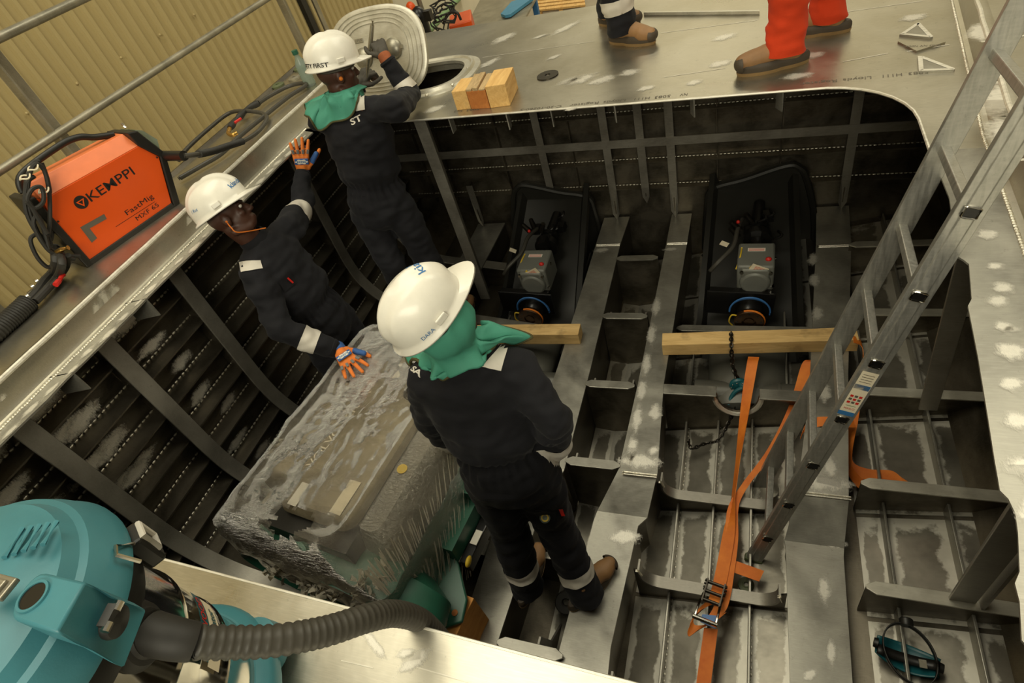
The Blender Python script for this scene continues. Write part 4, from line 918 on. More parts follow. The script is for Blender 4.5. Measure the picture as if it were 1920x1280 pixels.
# ------------------------------------------------------------------ small things on the aft deck
bm = B(); c = P(1027, 142, z=0); lathe(bm, c, (0, 0, 1), [(.016, .0), (.062, .0), (.062, .006), (.016, .006), (.016, 0)], 40, cap=False); tag(obj('disc', bm, ['darksteel'], None), 'flat dark grinding disc with a centre hole on the deck', 'disc')
bm = B(); a, b = P(1208, 28, z=0), P(1424, 26, z=0); n = V((0, .045, 0)); prism(bm, [a - n * .4, b - n * .4, b + n, a + n], (0, 0, .005)); prism(bm, [a - n * .4, b - n * .4, b - n * .2, a - n * .2], (0, 0, .02)); tag(obj('angle_bar', bm, ['cast'], None, smooth=False), 'thin straight aluminium bar lying on the aft deck between the two standing people', 'bar')
for px, lab, m_ in ((((1686, 68), (1719, 46), (1724, 46), (1749, 72), (1744, 74)), 'triangular aluminium offcut nearest the stern, topmost of the three', 'alu'), (((1683, 81), (1772, 82), (1718, 99)), 'triangular aluminium offcut in the middle, with writing on it', 'deck'), (((1720, 109), (1730, 109), (1790, 132), (1788, 135), (1722, 137)), 'triangular aluminium offcut nearest the opening, lowest of the three', 'alu')):
    bm = B(); ps = [P(*q, z=0) for q in px]; prism(bm, ps, (0, 0, .008)); o = tag(obj('offcut', bm, [m_], None, smooth=False), lab, 'offcut', 'triangular offcuts on the deck')
    if m_ == 'alu':
        b2 = B()
        for p, q in zip(ps, ps[1:] + ps[:1]): d = (q - p); n = V((-d.y, d.x, 0)).normalized(); c_ = sum(ps, V()) / len(ps); s = 1 if n.dot(c_ - p) > 0 else -1; b2.faces.new([b2.verts.new(v + V((0, 0, .0088))) for v in (p, q, q + n * s * .016 - d.normalized() * .01, p + n * s * .016 + d.normalized() * .01)])
        obj('ground_edge', b2, ['brush'], o, smooth=False)
    else:
        t = text_bm('5083 NV N0002', .02); a, b = P(1765, 84, z=.009), P(1692, 87, z=.009); place(t, (a + b) / 2, b - a, V((0, 0, 1)).cross(b - a)); obj('lettering', t, ['greyink'], o, normals=False, smooth=False)
# hatch lid leaning back over its opening
lc = P(709, 100, y=3.33); la = (P(800, 75, y=3.33) - P(618, 108, y=3.33)).normalized(); la = V((1, .0, la.z * .3)).normalized(); lb = V((-.02, .42, .9)); lb = (lb - la * lb.dot(la)).normalized(); ln_ = la.cross(lb)
lid = thing('hatch_lid', V((lc.x, lc.y - .08, 0)), 'oval cast aluminium hatch lid with ribbed rings held upright by the top worker', 'lid')
bm = B(); rs = []; A_, B_ = .335, .255
prof = [(0, -.004), (.30, -.004)] + [(.0, 0)] * 0
prof = [(1.0, -.014), (1.0, .004), (.985, .008)]
r_ = .985
for k in range(4):
    q = .90 - k * .085; prof += [(q + .022, .008), (q + .012, .015), (q - .002, .015), (q - .012, .008)]
prof += [(.5, .007), (.25, .006), (.02, .006)]
n = 56
for i in range(n + 1):
    t = 2 * PI * i / n; cx = math.copysign(abs(math.cos(t)) ** (2 / 2.7), math.cos(t)); sy = math.copysign(abs(math.sin(t)) ** (2 / 2.7), math.sin(t))
    rs.append([lc + la * (A_ * s * cx if s > .6 else (A_ * s) * cx) + lb * (B_ * s * sy) + ln_ * h for s, h in prof])
rings(bm, rs, closed=False); bmesh.ops.remove_doubles(bm, verts=bm.verts, dist=1e-5)
bm.faces.new([bm.verts.new(lc + la * A_ * math.copysign(abs(math.cos(t)) ** (2 / 2.7), math.cos(t)) + lb * B_ * math.copysign(abs(math.sin(t)) ** (2 / 2.7), math.sin(t)) - ln_ * .014) for t in [2 * PI * i / n for i in range(n)]])
obj('lid_plate', bm, ['cast'], lid, smooth=50)
for x, y in ((-.10, -.015), (.115, .01)):
    bm = B(); ball(bm, lc + la * x + lb * y + ln_ * .004, (.062, .062, .04), 24, Matrix((la, lb, ln_)).transposed()); obj('handle_cup', bm, ['galv'], lid)
bm = B(); cyl(bm, lc + la * -.05 + ln_ * .018 - lb * .01, lc + la * .06 + ln_ * .018, .011, seg=12); box(bm, lc + la * .172 + lb * .012 + ln_ * .012, (.025, .02, .02), Matrix((la, lb, ln_)).transposed()); obj('latch_bar', bm, ['galv'], lid)
bm = B(); box(bm, lc + la * -.115 + lb * .085 + ln_ * .009, (.06, .026, .004), Matrix((la, lb, ln_)).transposed()); obj('cast_badge', bm, ['galv'], lid, smooth=False, bevel=.003)
t = text_bm('OPEN', .02, maxedge=None); place(t, lc + la * -.115 + lb * .085 + ln_ * .0115, la, lb); obj('badge_lettering', t, ['greyink'], lid, normals=False, smooth=False)
# bottle
bt = thing('water_bottle', P(583, 160, z=.1), 'clear plastic water bottle with green cap behind the top worker', 'bottle')
b0 = ORG[bt.name] + V((-.0, .0, .0))
bm = B(); lathe(bm, b0, (0, 0, 1), [(.0, 0), (.036, 0), (.04, .01), (.04, .13), (.036, .15), (.016, .19), (.016, .21)], 24); obj('bottle_body', bm, ['clear'], bt)
bm = B(); lathe(bm, b0 + V((0, 0, .205)), (0, 0, 1), [(0, 0), (.02, 0), (.02, .025), (0, .026)], 20); obj('cap', bm, ['green'], bt)
for (px, py), c_, lab in (((522, 162), 'olive', 'small round green fitting on the port side deck, nearest the hose loop'), ((563, 130), 'olive', 'small round green fitting on the port side deck beside the bottle'), ((553, 148), 'galv', 'small grey metal fitting on the port side deck behind the hose loop')):
    bm = B(); lathe(bm, P(px, py, z=.1), (0, 0, 1), [(.012, 0), (.045, 0), (.048, .012), (.03, .02), (.012, .016), (.012, 0)], 24, cap=False); tag(obj('deck_fitting', bm, [c_], None), lab, 'fitting', 'round fittings on the port side deck')

# ------------------------------------------------------------------ things on the bottom plating
ms = thing('welding_mask', P(1700, 1225, z=-1.53), 'teal welding mask with black headband lying upside down on the plating', 'mask')
mc = P(1702, 1228, z=-1.50); mu = (P(1775, 1258, z=-1.5) - P(1640, 1205, z=-1.5)).normalized(); mv = V((0, 0, 1)).cross(mu)
bm = B(); rs = []
for i in range(13):
    s = -1 + i / 6; a_ = .105 * s; hw = .055 * (1 - .35 * s * s); rs.append([mc + mu * a_ + mv * (hw * q) + V((0, 0, -.035 - .02 * (1 - q * q) + .03 * s * s)) for q in (-1, -.8, -.4, 0, .4, .8, 1)])
rings(bm, rs, closed=False); obj('shell', bm, ['tealdark'], ms, normals=False, solid=.006)
bm = B(); rs = []
for i in range(11):
    s = -1 + i / 5; rs.append([mc + mu * (.1 * s) + mv * (q - .008 + .012 * s) + V((0, 0, -.02 + .02 * s * s)) for q in (-.018, .018)])
rings(bm, rs, closed=False); obj('lens_holder', bm, ['black'], ms, normals=False, solid=.008)
bm = B(); hb = [mc + V((0, -.005, .03)) + mu * (.085 * math.cos(a)) + V((0, 1, .2)).normalized() * (.10 * math.sin(a)) for a in [2 * PI * i / 40 for i in range(40)]]
rings(bm, [[p + V((0, 0, -.011)), p + V((0, 0, .011))] for p in hb + hb[:1]], closed=False); obj('headband', bm, ['black'], ms, normals=False, solid=.005)
bm = B(); c = mc + V((0, .092, .05)); lathe(bm, c, (0, 1, .1), [(0, 0), (.022, 0), (.024, .006), (.024, .024), (.02, .028), (0, .028)], 20); obj('ratchet_knob', bm, ['black'], ms)
for s in (-1, 1): bm = B(); lathe(bm, mc + mu * s * .1 + V((0, 0, .0)), mu * s, [(0, 0), (.02, 0), (.018, .014), (0, .014)], 16); obj('pivot_knob', bm, ['black'], ms)
bm = B(); box(bm, mc + mu * .05 - mv * .01 + V((0, 0, .0)), (.025, .03, .004)); obj('sensor', bm, ['galv'], ms, smooth=False)
bm = B(); c = P(1399, 1097, z=zb(.04) + .004); lathe(bm, c, (0, 0, 1), [(.011, 0), (.036, 0), (.036, .01), (.028, .012), (.018, .012), (.016, .016), (.011, .016), (.011, 0)], 28, cap=False); tag(obj('rubber_washer', bm, ['olive'], None), 'olive rubber ring on the plating beside the ladder foot', 'ring')
bm = B(); c = P(1062, 1128, z=-1.74); lathe(bm, c, V((.2, -.5, 1)), [(.016, 0), (.05, 0), (.055, .006), (.055, .035), (.05, .042), (.022, .042), (.016, .034), (.016, 0)], 30, cap=False); tag(obj('tape_roll', bm, ['rubber'], None), 'black rubber roller between the two centre girders under the boot', 'roller')

# ------------------------------------------------------------------ engine under stretch film
eng = thing('marine_engine', (-1.68, 1.25, ZN), 'large marine engine wrapped in dusty stretch film, resting beside the left girder', 'engine')
ey = math.radians(-8); ER = Matrix.Rotation(ey, 3, 'Z'); EO = V((-1.70, .74, 0))
def E(x, y, z): return EO + ER @ V((x, y, 0)) + V((0, 0, z))
def ebox(bm, x0, x1, y0, y1, z0, z1, r=0.0):
    prism(bm, [E(x0, y0, z0), E(x1, y0, z0), E(x1, y1, z0), E(x0, y1, z0)], (0, 0, z1 - z0))
def rrect(x0, x1, y0, y1, r, z, n=5):
    out = []
    for cx, cy, a0 in ((x1 - r, y1 - r, 0), (x0 + r, y1 - r, PI / 2), (x0 + r, y0 + r, PI), (x1 - r, y0 + r, 1.5 * PI)):
        out += [E(cx + r * math.cos(a0 + i * PI / 2 / n), cy + r * math.sin(a0 + i * PI / 2 / n), z) for i in range(n + 1)]
    return out
bm = B(); rings(bm, [rrect(-.36, .30, .12, 1.10, .06, z) for z in (-1.46, -1.0, -.86)]); ebox(bm, -.30, .22, .01, .3, -1.0, -.80); obj('engine_block', bm, ['engdark'], eng, smooth=40)
bm = B(); rings(bm, [rrect(-.22, .20, .10, 1.12, .06, -.80), rrect(-.22, .22, .08, 1.14, .07, -.77), rrect(-.215, .21, .09, 1.13, .07, -.735), rrect(-.20, .18, .11, 1.10, .06, -.715)]); obj('top_cover', bm, ['cover'], eng, smooth=40)
bm = B(); cyl(bm, E(-.31, .22, -.825), E(-.30, .74, -.825), .125, .12, 28); ball(bm, E(-.31, .22, -.825), (.125, .05, .125), 20); ball(bm, E(-.30, .74, -.825), (.12, .05, .12), 20); ebox(bm, -.40, -.2, .1, 1.1, -1.0, -.85); obj('intake_manifold', bm, ['cover'], eng)
bm = B(); rings(bm, [rrect(.18, .36, .10, 1.0, .06, -1.1), rrect(.18, .38, .08, 1.02, .06, -.93), rrect(.19, .36, .10, 1.0, .06, -.83), rrect(.20, .32, .12, .98, .05, -.78)]); obj('exhaust_cover', bm, ['glint'], eng, smooth=40)
bm = B()
a_ = [2 * PI * i / 40 for i in range(40)]
rings(bm, [[E(.02 + rx * math.cos(a), y, -1.12 + rz * math.sin(a)) for a in a_] for y, rx, rz in ((-.05, .50, .16), (-.10, .56, .22), (-.02, .58, .24), (.06, .56, .24), (.12, .45, .22))]); obj('flywheel_housing', bm, ['green'], eng)
bm = B(); rings(bm, [[E(.02 + rx * math.cos(a), y, -1.12 + rz * math.sin(a)) for a in a_] for y, rx, rz in ((-.052, .44, .12), (-.085, .44, .12))]); obj('flywheel_opening', bm, ['grease'], eng)
bm = B(); lathe(bm, E(-.03, -.03, -.86), (0, -.6, 1), [(.02, 0), (.045, 0), (.045, .03), (.03, .035), (.02, .03), (.02, 0)], 20, cap=False); box(bm, E(-.03, -.01, -.88), (.06, .04, .05)); obj('lifting_eye', bm, ['green'], eng)
bm = B(); ps = [E(.30, .10, -1.14), E(.42, .34, -1.14), E(.60, .12, -1.19), E(.62, .03, -1.195), E(.56, -.02, -1.19), E(.36, -.0, -1.15)]; prism(bm, [p + V((0, 0, 0.0)) for p in ps], (0, 0, .02)); bmesh.ops.translate(bm, verts=bm.verts, vec=(0, 0, -.045)); prism(bm, [E(.33, .04, -1.2), E(.56, .03, -1.235), E(.33, .04, -1.42)], ER @ V((0, .014, 0))); br = obj('mount_bracket', bm, ['green'], eng, smooth=False, bevel=.006)
bm = B(); lathe(bm, E(.575, .05, -1.213), (0, 0, 1), [(0, 0), (.014, 0), (.014, .002), (0, .002)], 16); obj('bolt_hole', bm, ['redwood'], br)
bm = B(); ebox(bm, .40, .50, .25, .95, -1.18, -1.08); ebox(bm, .45, .53, .5, .62, -1.16, -1.02); cyl(bm, E(.46, .3, -1.22), E(.47, .9, -1.22), .035, seg=12); cyl(bm, E(.5, .72, -1.2), E(.56, .72, -1.14), .03, seg=12); obj('side_pipework', bm, ['green'], eng)
bm = B(); ebox(bm, .50, .55, .25, .75, -1.26, -1.18); obj('wiring_rail', bm, ['grease'], eng, smooth=False, bevel=.006)
for y, z in ((.34, -1.175), (.52, -1.175)):
    bm = B(); ebox(bm, .515, .55, y, y + .07, z, z + .006); obj('label', bm, ['white'], eng, smooth=False)
bm = B(); ball(bm, E(.55, .26, -1.17), (.012, .028, .02)); obj('yellow_cap', bm, ['yellow'], eng)
bm = B(); prism(bm, [E(-.52, .12, -1.45), E(-.40, .12, -1.45), E(-.38, .30, -1.1), E(-.62, .34, -1.1)], (0, .3, 0)); obj('side_casing', bm, ['grease'], eng, smooth=False, bevel=.01)
for s in (.14, .86):
    bm = B(); ebox(bm, -.5, -.36, s, s + .16, -1.24, -1.2); ebox(bm, -.5, -.40, s + .02, s + .14, -1.40, -1.24); obj('mount_bracket', bm, ['green'], eng, smooth=False, bevel=.006)
bm = B(); ebox(bm, .30, .45, .86, 1.02, -1.24, -1.2); obj('mount_bracket', bm, ['green'], eng, smooth=False, bevel=.006)
t = text_bm('VOLVO PENTA', .055, bold=.0); wd = 1
a, b = E(-.15, .28, -.712), E(-.12, .74, -.712); L_ = max(v.co.x for v in t.verts) - min(v.co.x for v in t.verts)
for v in t.verts: v.co.x *= (b - a).length / L_
place(t, (a + b) / 2, b - a, V((0, 0, 1)).cross(b - a)); obj('cover_lettering', t, ['tag'], eng, normals=False, smooth=False)
for (x, y), w_, h, an, mt in (((-.10, .15, ), .05, .11, 0, 'white'), ((.13, .20), .06, .16, 0, 'tag'), ((-.02, .88), .07, .12, .1, 'white'), ((-.06, 1.03), .11, .05, .1, 'white')):
    bm = B(); c = E(x, y, -.711); r3 = Matrix.Rotation(ey + an, 3, 'Z'); prism(bm, [c + r3 @ V((sx * w_ / 2, sy * h / 2, 0)) for sx, sy in ((-1, -1), (1, -1), (1, 1), (-1, 1))], (0, 0, .0015)); obj('paper_label', bm, [mt], eng, smooth=False)
    if (x, y) == (-.06, 1.03):
        b2 = B(); q = E(x - .035, y - .012, -.709); b2.faces.new([b2.verts.new(q + r3 @ V(v)) for v in ((-.015, -.012, 0), (.025, -.012, 0), (.025, 0, 0), (-.015, 0, 0))]); obj('label_mark', b2, ['yellow'], eng, smooth=False)
        b2 = B(); ball(b2, E(x + .02, y + .004, -.709), (.014, .014, .001), 10); obj('label_mark', b2, ['ink'], eng)
bm = B(); lathe(bm, E(.26, .42, -.775), V((.1, 0, 1)), [(0, 0), (.024, 0), (.024, .002), (0, .002)], 20); obj('round_sticker', bm, ['yellow'], eng)
bm = B(); lathe(bm, E(.12, .78, -.713), (0, 0, 1), [(0, 0), (.045, 0), (.04, .012), (.02, .016), (.018, .03), (0, .03)], 20); obj('filler_cap', bm, ['engdark'], eng)
# the film: a loose skin from the top down to the housing, torn open above the lifting eye
bm = B(); rs = []
lev = [(-.70, .03, .10), (-.692, -.0, .06), (-.70, -.03, .04), (-.73, -.055, .03), (-.80, -.085, .03), (-.88, -.10, .05), (-.96, -.10, .07), (-1.05, -.09, .09), (-1.16, -.10, .10), (-1.26, -.07, .12), (-1.34, -.05, .14)]
def skin(x0, x1, y0, y1, r, z, n=9, m_=14):
    pts = rrect(x0, x1, y0, y1, r, z, n); out = []
    N = len(pts)
    for i in range(N):
        a, b = pts[i], pts[(i + 1) % N]; k = max(1, int((b - a).length / .035))
        out += [a.lerp(b, j / k) for j in range(k)]
    return out
base = None
def film_ring(o_, z, r):
    x1 = .22 + (.0 if z > -.75 else (.10 if z > -.82 else .17)); 
    return (-.46 + o_ * .9 if z < -.78 else -.40 + o_, x1 - o_ * .6, .0 + o_, 1.14 - o_ * .6, max(.05, r + .03), z)
NP = 150
def resample(pts, n):
    L_ = [0]
    q = pts + pts[:1]
    for a, b in zip(q, q[1:]): L_.append(L_[-1] + (b - a).length)
    out = []
    for i in range(n):
        s = L_[-1] * i / n; k = max(j for j in range(len(L_)) if L_[j] <= s); k = min(k, len(pts) - 1); f = (s - L_[k]) / max(1e-9, L_[k + 1] - L_[k]); out.append(q[k].lerp(q[k + 1], f))
    return out
for z, o_, r in lev: rs.append(resample(skin(*film_ring(o_, z, r)), NP))
# finer rows
fine = []
for a, b in zip(rs, rs[1:]):
    for k in range(3): fine.append([p.lerp(q, k / 3) for p, q in zip(a, b)])
fine.append(rs[-1])
cen = E(-.07, .58, -.69)
inner = []
for k in [i / 26 for i in range(26)]: inner.append([cen.lerp(p, max(k, .004)) for p in fine[0]])
allr = inner + fine
vr = rings(bm, allr, cap=False)
tree_pts = []
for row in vr:
    for v in row:
        n_ = (v.co - V((cen.x, cen.y, -1.1))).normalized(); q = v.co
        h = noise.noise(V((q.x * 9, q.y * 4, q.z * 5))) * .012 + noise.noise(V((q.x * 30 + 5, q.y * 14, q.z * 9))) * .006 + noise.noise(V((q.x * 12, q.y * 40, q.z * 12))) * .004
        low = ss(-.75, -1.3, q.z); v.co = q + n_ * (h * (1 + 1.4 * low)) + V((0, 0, abs(noise.noise(q * 25)) * .004))
hole = E(-.03, .03, -.80); hole2 = E(-.20, .30, -.69); rip = []
for f in bm.faces:
    c = f.calc_center_median(); d1 = V(((c - hole).x * .62, (c - hole).y, (c - hole).z * .55)).length + noise.noise(c * 30) * .02
    if d1 < .085 or (c - hole2).length < .016: rip.append(f)
    elif c.z < -1.31 + .05 * noise.noise(V((c.x * 7, c.y * 7, 2))): rip.append(f)
bmesh.ops.delete(bm, geom=rip, context='FACES')
fl = obj('stretch_film', bm, ['film'], eng, normals=False, smooth=True)
# crumpled folds gathered at the torn rim and the far left corner
for c, r_, nn in ((E(-.50, .36, -.82), .05, 14), (E(-.46, -.0, -.95), .045, 12), (E(.36, .0, -.95), .06, 14), (E(.43, .06, -1.0), .05, 12), (E(.1, -.1, -.98), .06, 16), (E(-.2, -.1, -.99), .06, 16), (E(.30, -.06, -.88), .05, 14), (E(-.05, -.11, -1.08), .07, 14), (E(.22, -.1, -1.12), .06, 12)):
    bm = B()
    for k in range(nn):
        a = V((random.uniform(-1, 1), random.uniform(-1, 1), random.uniform(-1.2, .8))); p = c + a * r_ * .5
        ps = spline([p, p + V((random.uniform(-1, 1), random.uniform(-1, 1), random.uniform(-.5, 1))) * r_ * .6, p + V((random.uniform(-1, 1), random.uniform(-1, 1), random.uniform(-1, 1))) * r_], 4)
        ribbon(bm, ps, [V((random.uniform(-1, 1), random.uniform(-1, 1), random.uniform(-1, 1))).normalized() * random.uniform(.012, .03) for _ in ps], .0012)
    o = obj('film_crumple', bm, ['crumple'], fl, smooth=50); o['kind'] = 'stuff'
bm = B()
for k in range(60):
    t_ = k / 59; p0 = E(.36 - .05 * random.random(), -.02 + .95 * t_ * t_, -.84 + random.uniform(-.02, .02)); p1 = E(.42 + .04 * t_ + random.uniform(-.02, .02), -.06 + .6 * t_ * t_, -1.05); p2 = E(.34 + .16 * t_ + random.uniform(-.03, .03), -.08 + .35 * t_ * t_, -1.32)
    ps = spline([p0, p1, p2], 8); wv = ER @ V((.3, 1, .3)).normalized(); ribbon(bm, ps, [wv * random.uniform(.002, .008) for _ in ps], .0012)
o = obj('film_strands', bm, ['crumple'], fl, smooth=50); o['kind'] = 'stuff'
tag(obj('red_sling', (lambda b: (ribbon(b, spline([E(-.22, 1.22, -1.0), E(-.15, 1.2, -.86), E(-.05, 1.19, -.78), E(.08, 1.22, -.80)], 6), [V((.2, .6, .5)).normalized() * .06] * 19, .004), b)[1])(B()), ['strap'], None, smooth=50), 'reddish lifting sling at the far end of the wrapped engine', 'sling')

# ------------------------------------------------------------------ wire feeder on the port side deck
FY = Matrix.Rotation(math.radians(-15.6), 3, 'Z'); FO = V((-2.906, 1.504, .108))
FU = V((.2695, .963, 0)); FN = V((.963, -.2695, 0)); FZ = V((0, 0, 1))      # along the face, out of the face, up
def fp(px, py, off=0.0):
    d = ray(px, py); t = ((FO + FN * off - EYE).dot(FN)) / d.dot(FN); p = EYE + d * t - FO; return p.dot(FU), p.z
def FW(u, z, n=0.0): return FO + FU * u + FZ * z + FN * n
fd = thing('wire_feeder', FO + FU * .27 - FN * .1, 'orange welding wire feeder with black end frames on the port side deck', 'welding machine')
cor = [fp(*q) for q in ((169, 490), (325, 385), (298, 293), (260, 273), (221, 250), (93, 326), (95, 405))]
bl, br_, rm, tr_, ft1, ft0, lm = cor
WD = .21
prof = [(bl[0], .0), (br_[0], .0), rm, tr_, (lm[0] + .06, tr_[1] + .02), lm]
side = [(bl[0], .012), (br_[0], .012), (rm[0], rm[1]), (tr_[0], tr_[1]), (lm[0] + .02, tr_[1] + .015), lm]
bm = B(); prism(bm, [FW(u, z, 0) for u, z in side], -FN * WD); obj('side_panel', bm, ['orange'], fd, smooth=False, bevel=.004)
# sloping shoulder up to the top ridge
sh = .05; top = [(tr_[0] - .01, tr_[1] + .065), (lm[0] + .03, tr_[1] + .085)]
bm = B(); a0, a1 = FW(tr_[0], tr_[1]), FW(lm[0] + .02, tr_[1] + .015); b0_, b1_ = FW(*top[0], -sh), FW(*top[1], -sh)
k0, k1 = FW(*top[0], -WD + sh), FW(*top[1], -WD + sh); c0, c1 = FW(tr_[0], tr_[1], -WD), FW(lm[0] + .02, tr_[1] + .015, -WD)
rings(bm, [[a0, b0_, k0, c0], [a1, b1_, k1, c1]]); obj('shoulder_panel', bm, ['orangedirty'], fd, smooth=False, bevel=.003)
# black front frame, rear frame and base rail
bm = B(); fr = [(br_[0] - .005, -.008), (br_[0] + .035, -.008), (rm[0] + .035, rm[1] + .0), (tr_[0] + .035, tr_[1] + .06), (tr_[0] - .01, tr_[1] + .072), (tr_[0] - .004, tr_[1] - .0), (rm[0] - .0, rm[1] - .003)]
prism(bm, [FW(u, z, .008) for u, z in fr], -FN * (WD + .016)); obj('front_frame', bm, ['black'], fd, smooth=False, bevel=.006)
bm = B(); rr_ = [(bl[0] + .004, -.008), (bl[0] - .03, -.008), (lm[0] - .035, lm[1] - .01), (lm[0] - .03, lm[1] + .10), (lm[0] + .005, lm[1] + .10), (lm[0] + .002, lm[1])]
prism(bm, [FW(u, z, .008) for u, z in rr_], -FN * (WD + .016)); obj('rear_frame', bm, ['black'], fd, smooth=False, bevel=.006)
bm = B(); prism(bm, [FW(bl[0], -.01, .008), FW(br_[0], -.01, .008), FW(br_[0], .016, .008), FW(bl[0], .016, .008)], -FN * (WD + .016)); obj('base_rail', bm, ['rubber'], fd, smooth=False, bevel=.004)
bm = B(); hz = tr_[1] + .07
tube(bm, spline([FW(lm[0] + .0, hz - .02, -.10), FW(lm[0] + .05, hz + .045, -.10), FW(lm[0] + .25, hz + .07, -.10), FW(tr_[0] - .17, hz + .062, -.10), FW(tr_[0] - .11, hz + .03, -.10), FW(tr_[0] - .03, hz + .0, -.10)], 8), .015, 12); obj('carry_handle', bm, ['black'], fd)
bm = B(); prism(bm, [FW(tr_[0] + .04, tr_[1] + .06, -.03), FW(rm[0] + .04, rm[1] + .02, -.03), FW(rm[0] + .055, rm[1] + .06, -.03), FW(rm[0] + .02, tr_[1] + .04, -.03)], -FN * .15); obj('visor', bm, ['clear'], fd, smooth=False)
bm = B(); tube(bm, [FW(tr_[0] + .02, tr_[1] + .08, -.05), FW(tr_[0] + .02, tr_[1] + .10, -.06), FW(tr_[0] + .03, tr_[1] + .09, -.08)], .006, 8); obj('latch', bm, ['steel'], fd)
# printed logo and model name
def ftext(s_, pa, pb, h, mat, bold=0.0, shear=0.0, name='lettering', align=True):
    a, b = FW(*fp(*pa)), FW(*fp(*pb)); t = text_bm(s_, h, bold=bold, shear=shear); x0 = min(v.co.x for v in t.verts); L_ = max(v.co.x for v in t.verts) - x0
    for v in t.verts: v.co.x = (v.co.x - x0 - L_ / 2) * (b - a).length / L_
    place(t, (a + b) / 2, FU, FZ, .0012); return obj(name, t, [mat], fd, normals=False, smooth=False)
ftext('KEMPPI', (165, 371), (250, 321), .06, 'ink', bold=.0003, name='logo_lettering')
lg = FW(*fp(152, 379)); bm = B(); R2_ = .030
ring_o = [lg + (FU * math.cos(a) + FZ * math.sin(a)) * R2_ + FN * .0012 for a in [2 * PI * i / 36 for i in range(36)]]; bm.faces.new([bm.verts.new(p) for p in ring_o]); obj('logo_disc', bm, ['ink'], fd, normals=False, smooth=False)
bm = B()
for tri in (((-.020, .010), (.020, .010), (0, -.022)),): 
    o3 = [lg + FU * u + FZ * z + FN * .0022 for u, z in tri]; i3 = [lg + FU * u * .55 + FZ * (z * .55 + .0005) + FN * .0022 for u, z in tri]
    for k in range(3): bm.faces.new([bm.verts.new(p) for p in (o3[k], o3[(k + 1) % 3], i3[(k + 1) % 3], i3[k])])
obj('logo_triangle', bm, ['orange'], fd, normals=False, smooth=False)
ftext('FastMig', (235, 399), (287, 368), .034, 'ink', name='model_lettering'); ftext('MXF 65', (255, 410), (297, 384), .030, 'ink', name='model_lettering')
bm = B(); a, b = FW(*fp(217, 425)), FW(*fp(290, 378)); bm.faces.new([bm.verts.new(p + FN * .0012) for p in (a - FZ * .001, b - FZ * .001, b + FZ * .001, a + FZ * .001)]); obj('model_line', bm, ['ink'], fd, smooth=False)
bm = B()
for quad in (((150, 426), (195, 401), (200, 410), (168, 428)), ((150, 426), (168, 428), (182, 446), (172, 455))): bm.faces.new([bm.verts.new(FW(*fp(*q), .0012)) for q in quad])
obj('label_residue', bm, ['greyink'], fd, normals=False, smooth=False)
for q in ((109, 415), (294, 295)): bm = B(); ball(bm, FW(*fp(*q), 0), .005, 8); obj('screw', bm, ['darksteel'], fd)
# torch hose off the front socket, looping on the side deck
sock = FW(rm[0] + .03, rm[1] - .02, -.08)
bm = B(); cyl(bm, sock, P(345, 292, z=.33), .026, .024, 16); obj('hose_socket', bm, ['black'], fd)
th = thing('torch_hose', P(470, 225, z=.11), 'grey welding torch hose looped on the port side deck in front of the wire feeder', 'hose')
zz = .128
hp = [P(345, 292, z=.33), P(372, 289, z=.30), P(400, 283, z=.25), P(430, 273, z=.19), P(455, 265, z=.15), P(485, 245, z=zz), P(500, 222, z=zz), P(490, 212, z=zz), P(460, 208, z=.14), P(430, 212, z=zz), P(395, 238, z=zz), P(352, 277, z=zz), P(335, 300, z=zz)]
bm = B(); tube(bm, spline(hp, 10), .0125, 10); obj('cable', bm, ['hose'], th)
bm = B(); sp_ = spline(hp[1:5], 26); tube(bm, sp_, .018, 10, rfun=lambda i: .019 if i % 2 else .014); obj('bend_protector', bm, ['rubber'], th)
bm = B(); tube(bm, spline([P(335, 335, z=zz), P(375, 312, z=zz), P(415, 288, z=zz), P(450, 255, z=zz + .01), P(490, 222, z=zz), P(540, 182, z=zz), P(573, 160, z=zz), P(566, 156, z=zz), P(540, 162, z=zz), P(505, 180, z=zz), P(483, 195, z=zz + .005)], 10), .0125, 10); obj('cable', bm, ['hose'], th)
bm = B(); tube(bm, spline([P(486, 193, z=zz + .01), P(465, 203, z=zz + .015), P(450, 218, z=zz + .015), P(440, 228, z=zz + .01), P(431, 240, z=zz + .01)], 8), .02, 12, rfun=lambda i: .017 + .004 * math.sin(i * .5)); obj('torch_handle', bm, ['rubber'], th)
bm = B(); cyl(bm, P(452, 222, z=zz + .03), P(440, 230, z=zz + .028), .008, seg=10); obj('trigger', bm, ['red'], th)
bm = B(); tube(bm, spline([P(431, 240, z=zz + .01), P(428, 250, z=zz), P(436, 253, z=zz), P(444, 249, z=zz)], 6), .012, 12); obj('nozzle', bm, ['brass'], th)
# cable bundle hanging at the feeder's rear
cb = thing('cable_bundle', FW(lm[0] - .06, 0, -.05), 'coil of black cables and hoses tied at the rear of the wire feeder', 'cables')
def lp(pts, off): return [FW(*fp(px, py, off), off) for px, py in pts]
loops = [([(65, 330), (50, 345), (48, 390), (62, 425), (80, 445), (92, 430), (93, 370), (85, 325), (72, 308), (62, 312), (54, 335), (52, 380), (66, 425), (88, 460), (120, 478), (150, 480)], .03), ([(90, 440), (78, 420), (58, 385), (52, 372), (60, 355), (75, 350), (82, 362), (80, 380), (65, 390), (50, 378)], .055),
         ([(75, 300), (60, 310), (48, 350), (55, 410), (75, 440), (95, 450), (98, 400), (90, 340), (78, 305)], -.01), ([(92, 470), (85, 440), (75, 410), (68, 405), (63, 415), (66, 430), (80, 455), (100, 475), (140, 486)], .04), ([(70, 438), (58, 446), (60, 462), (72, 485), (88, 500), (98, 495), (98, 470), (90, 440)], .0)]
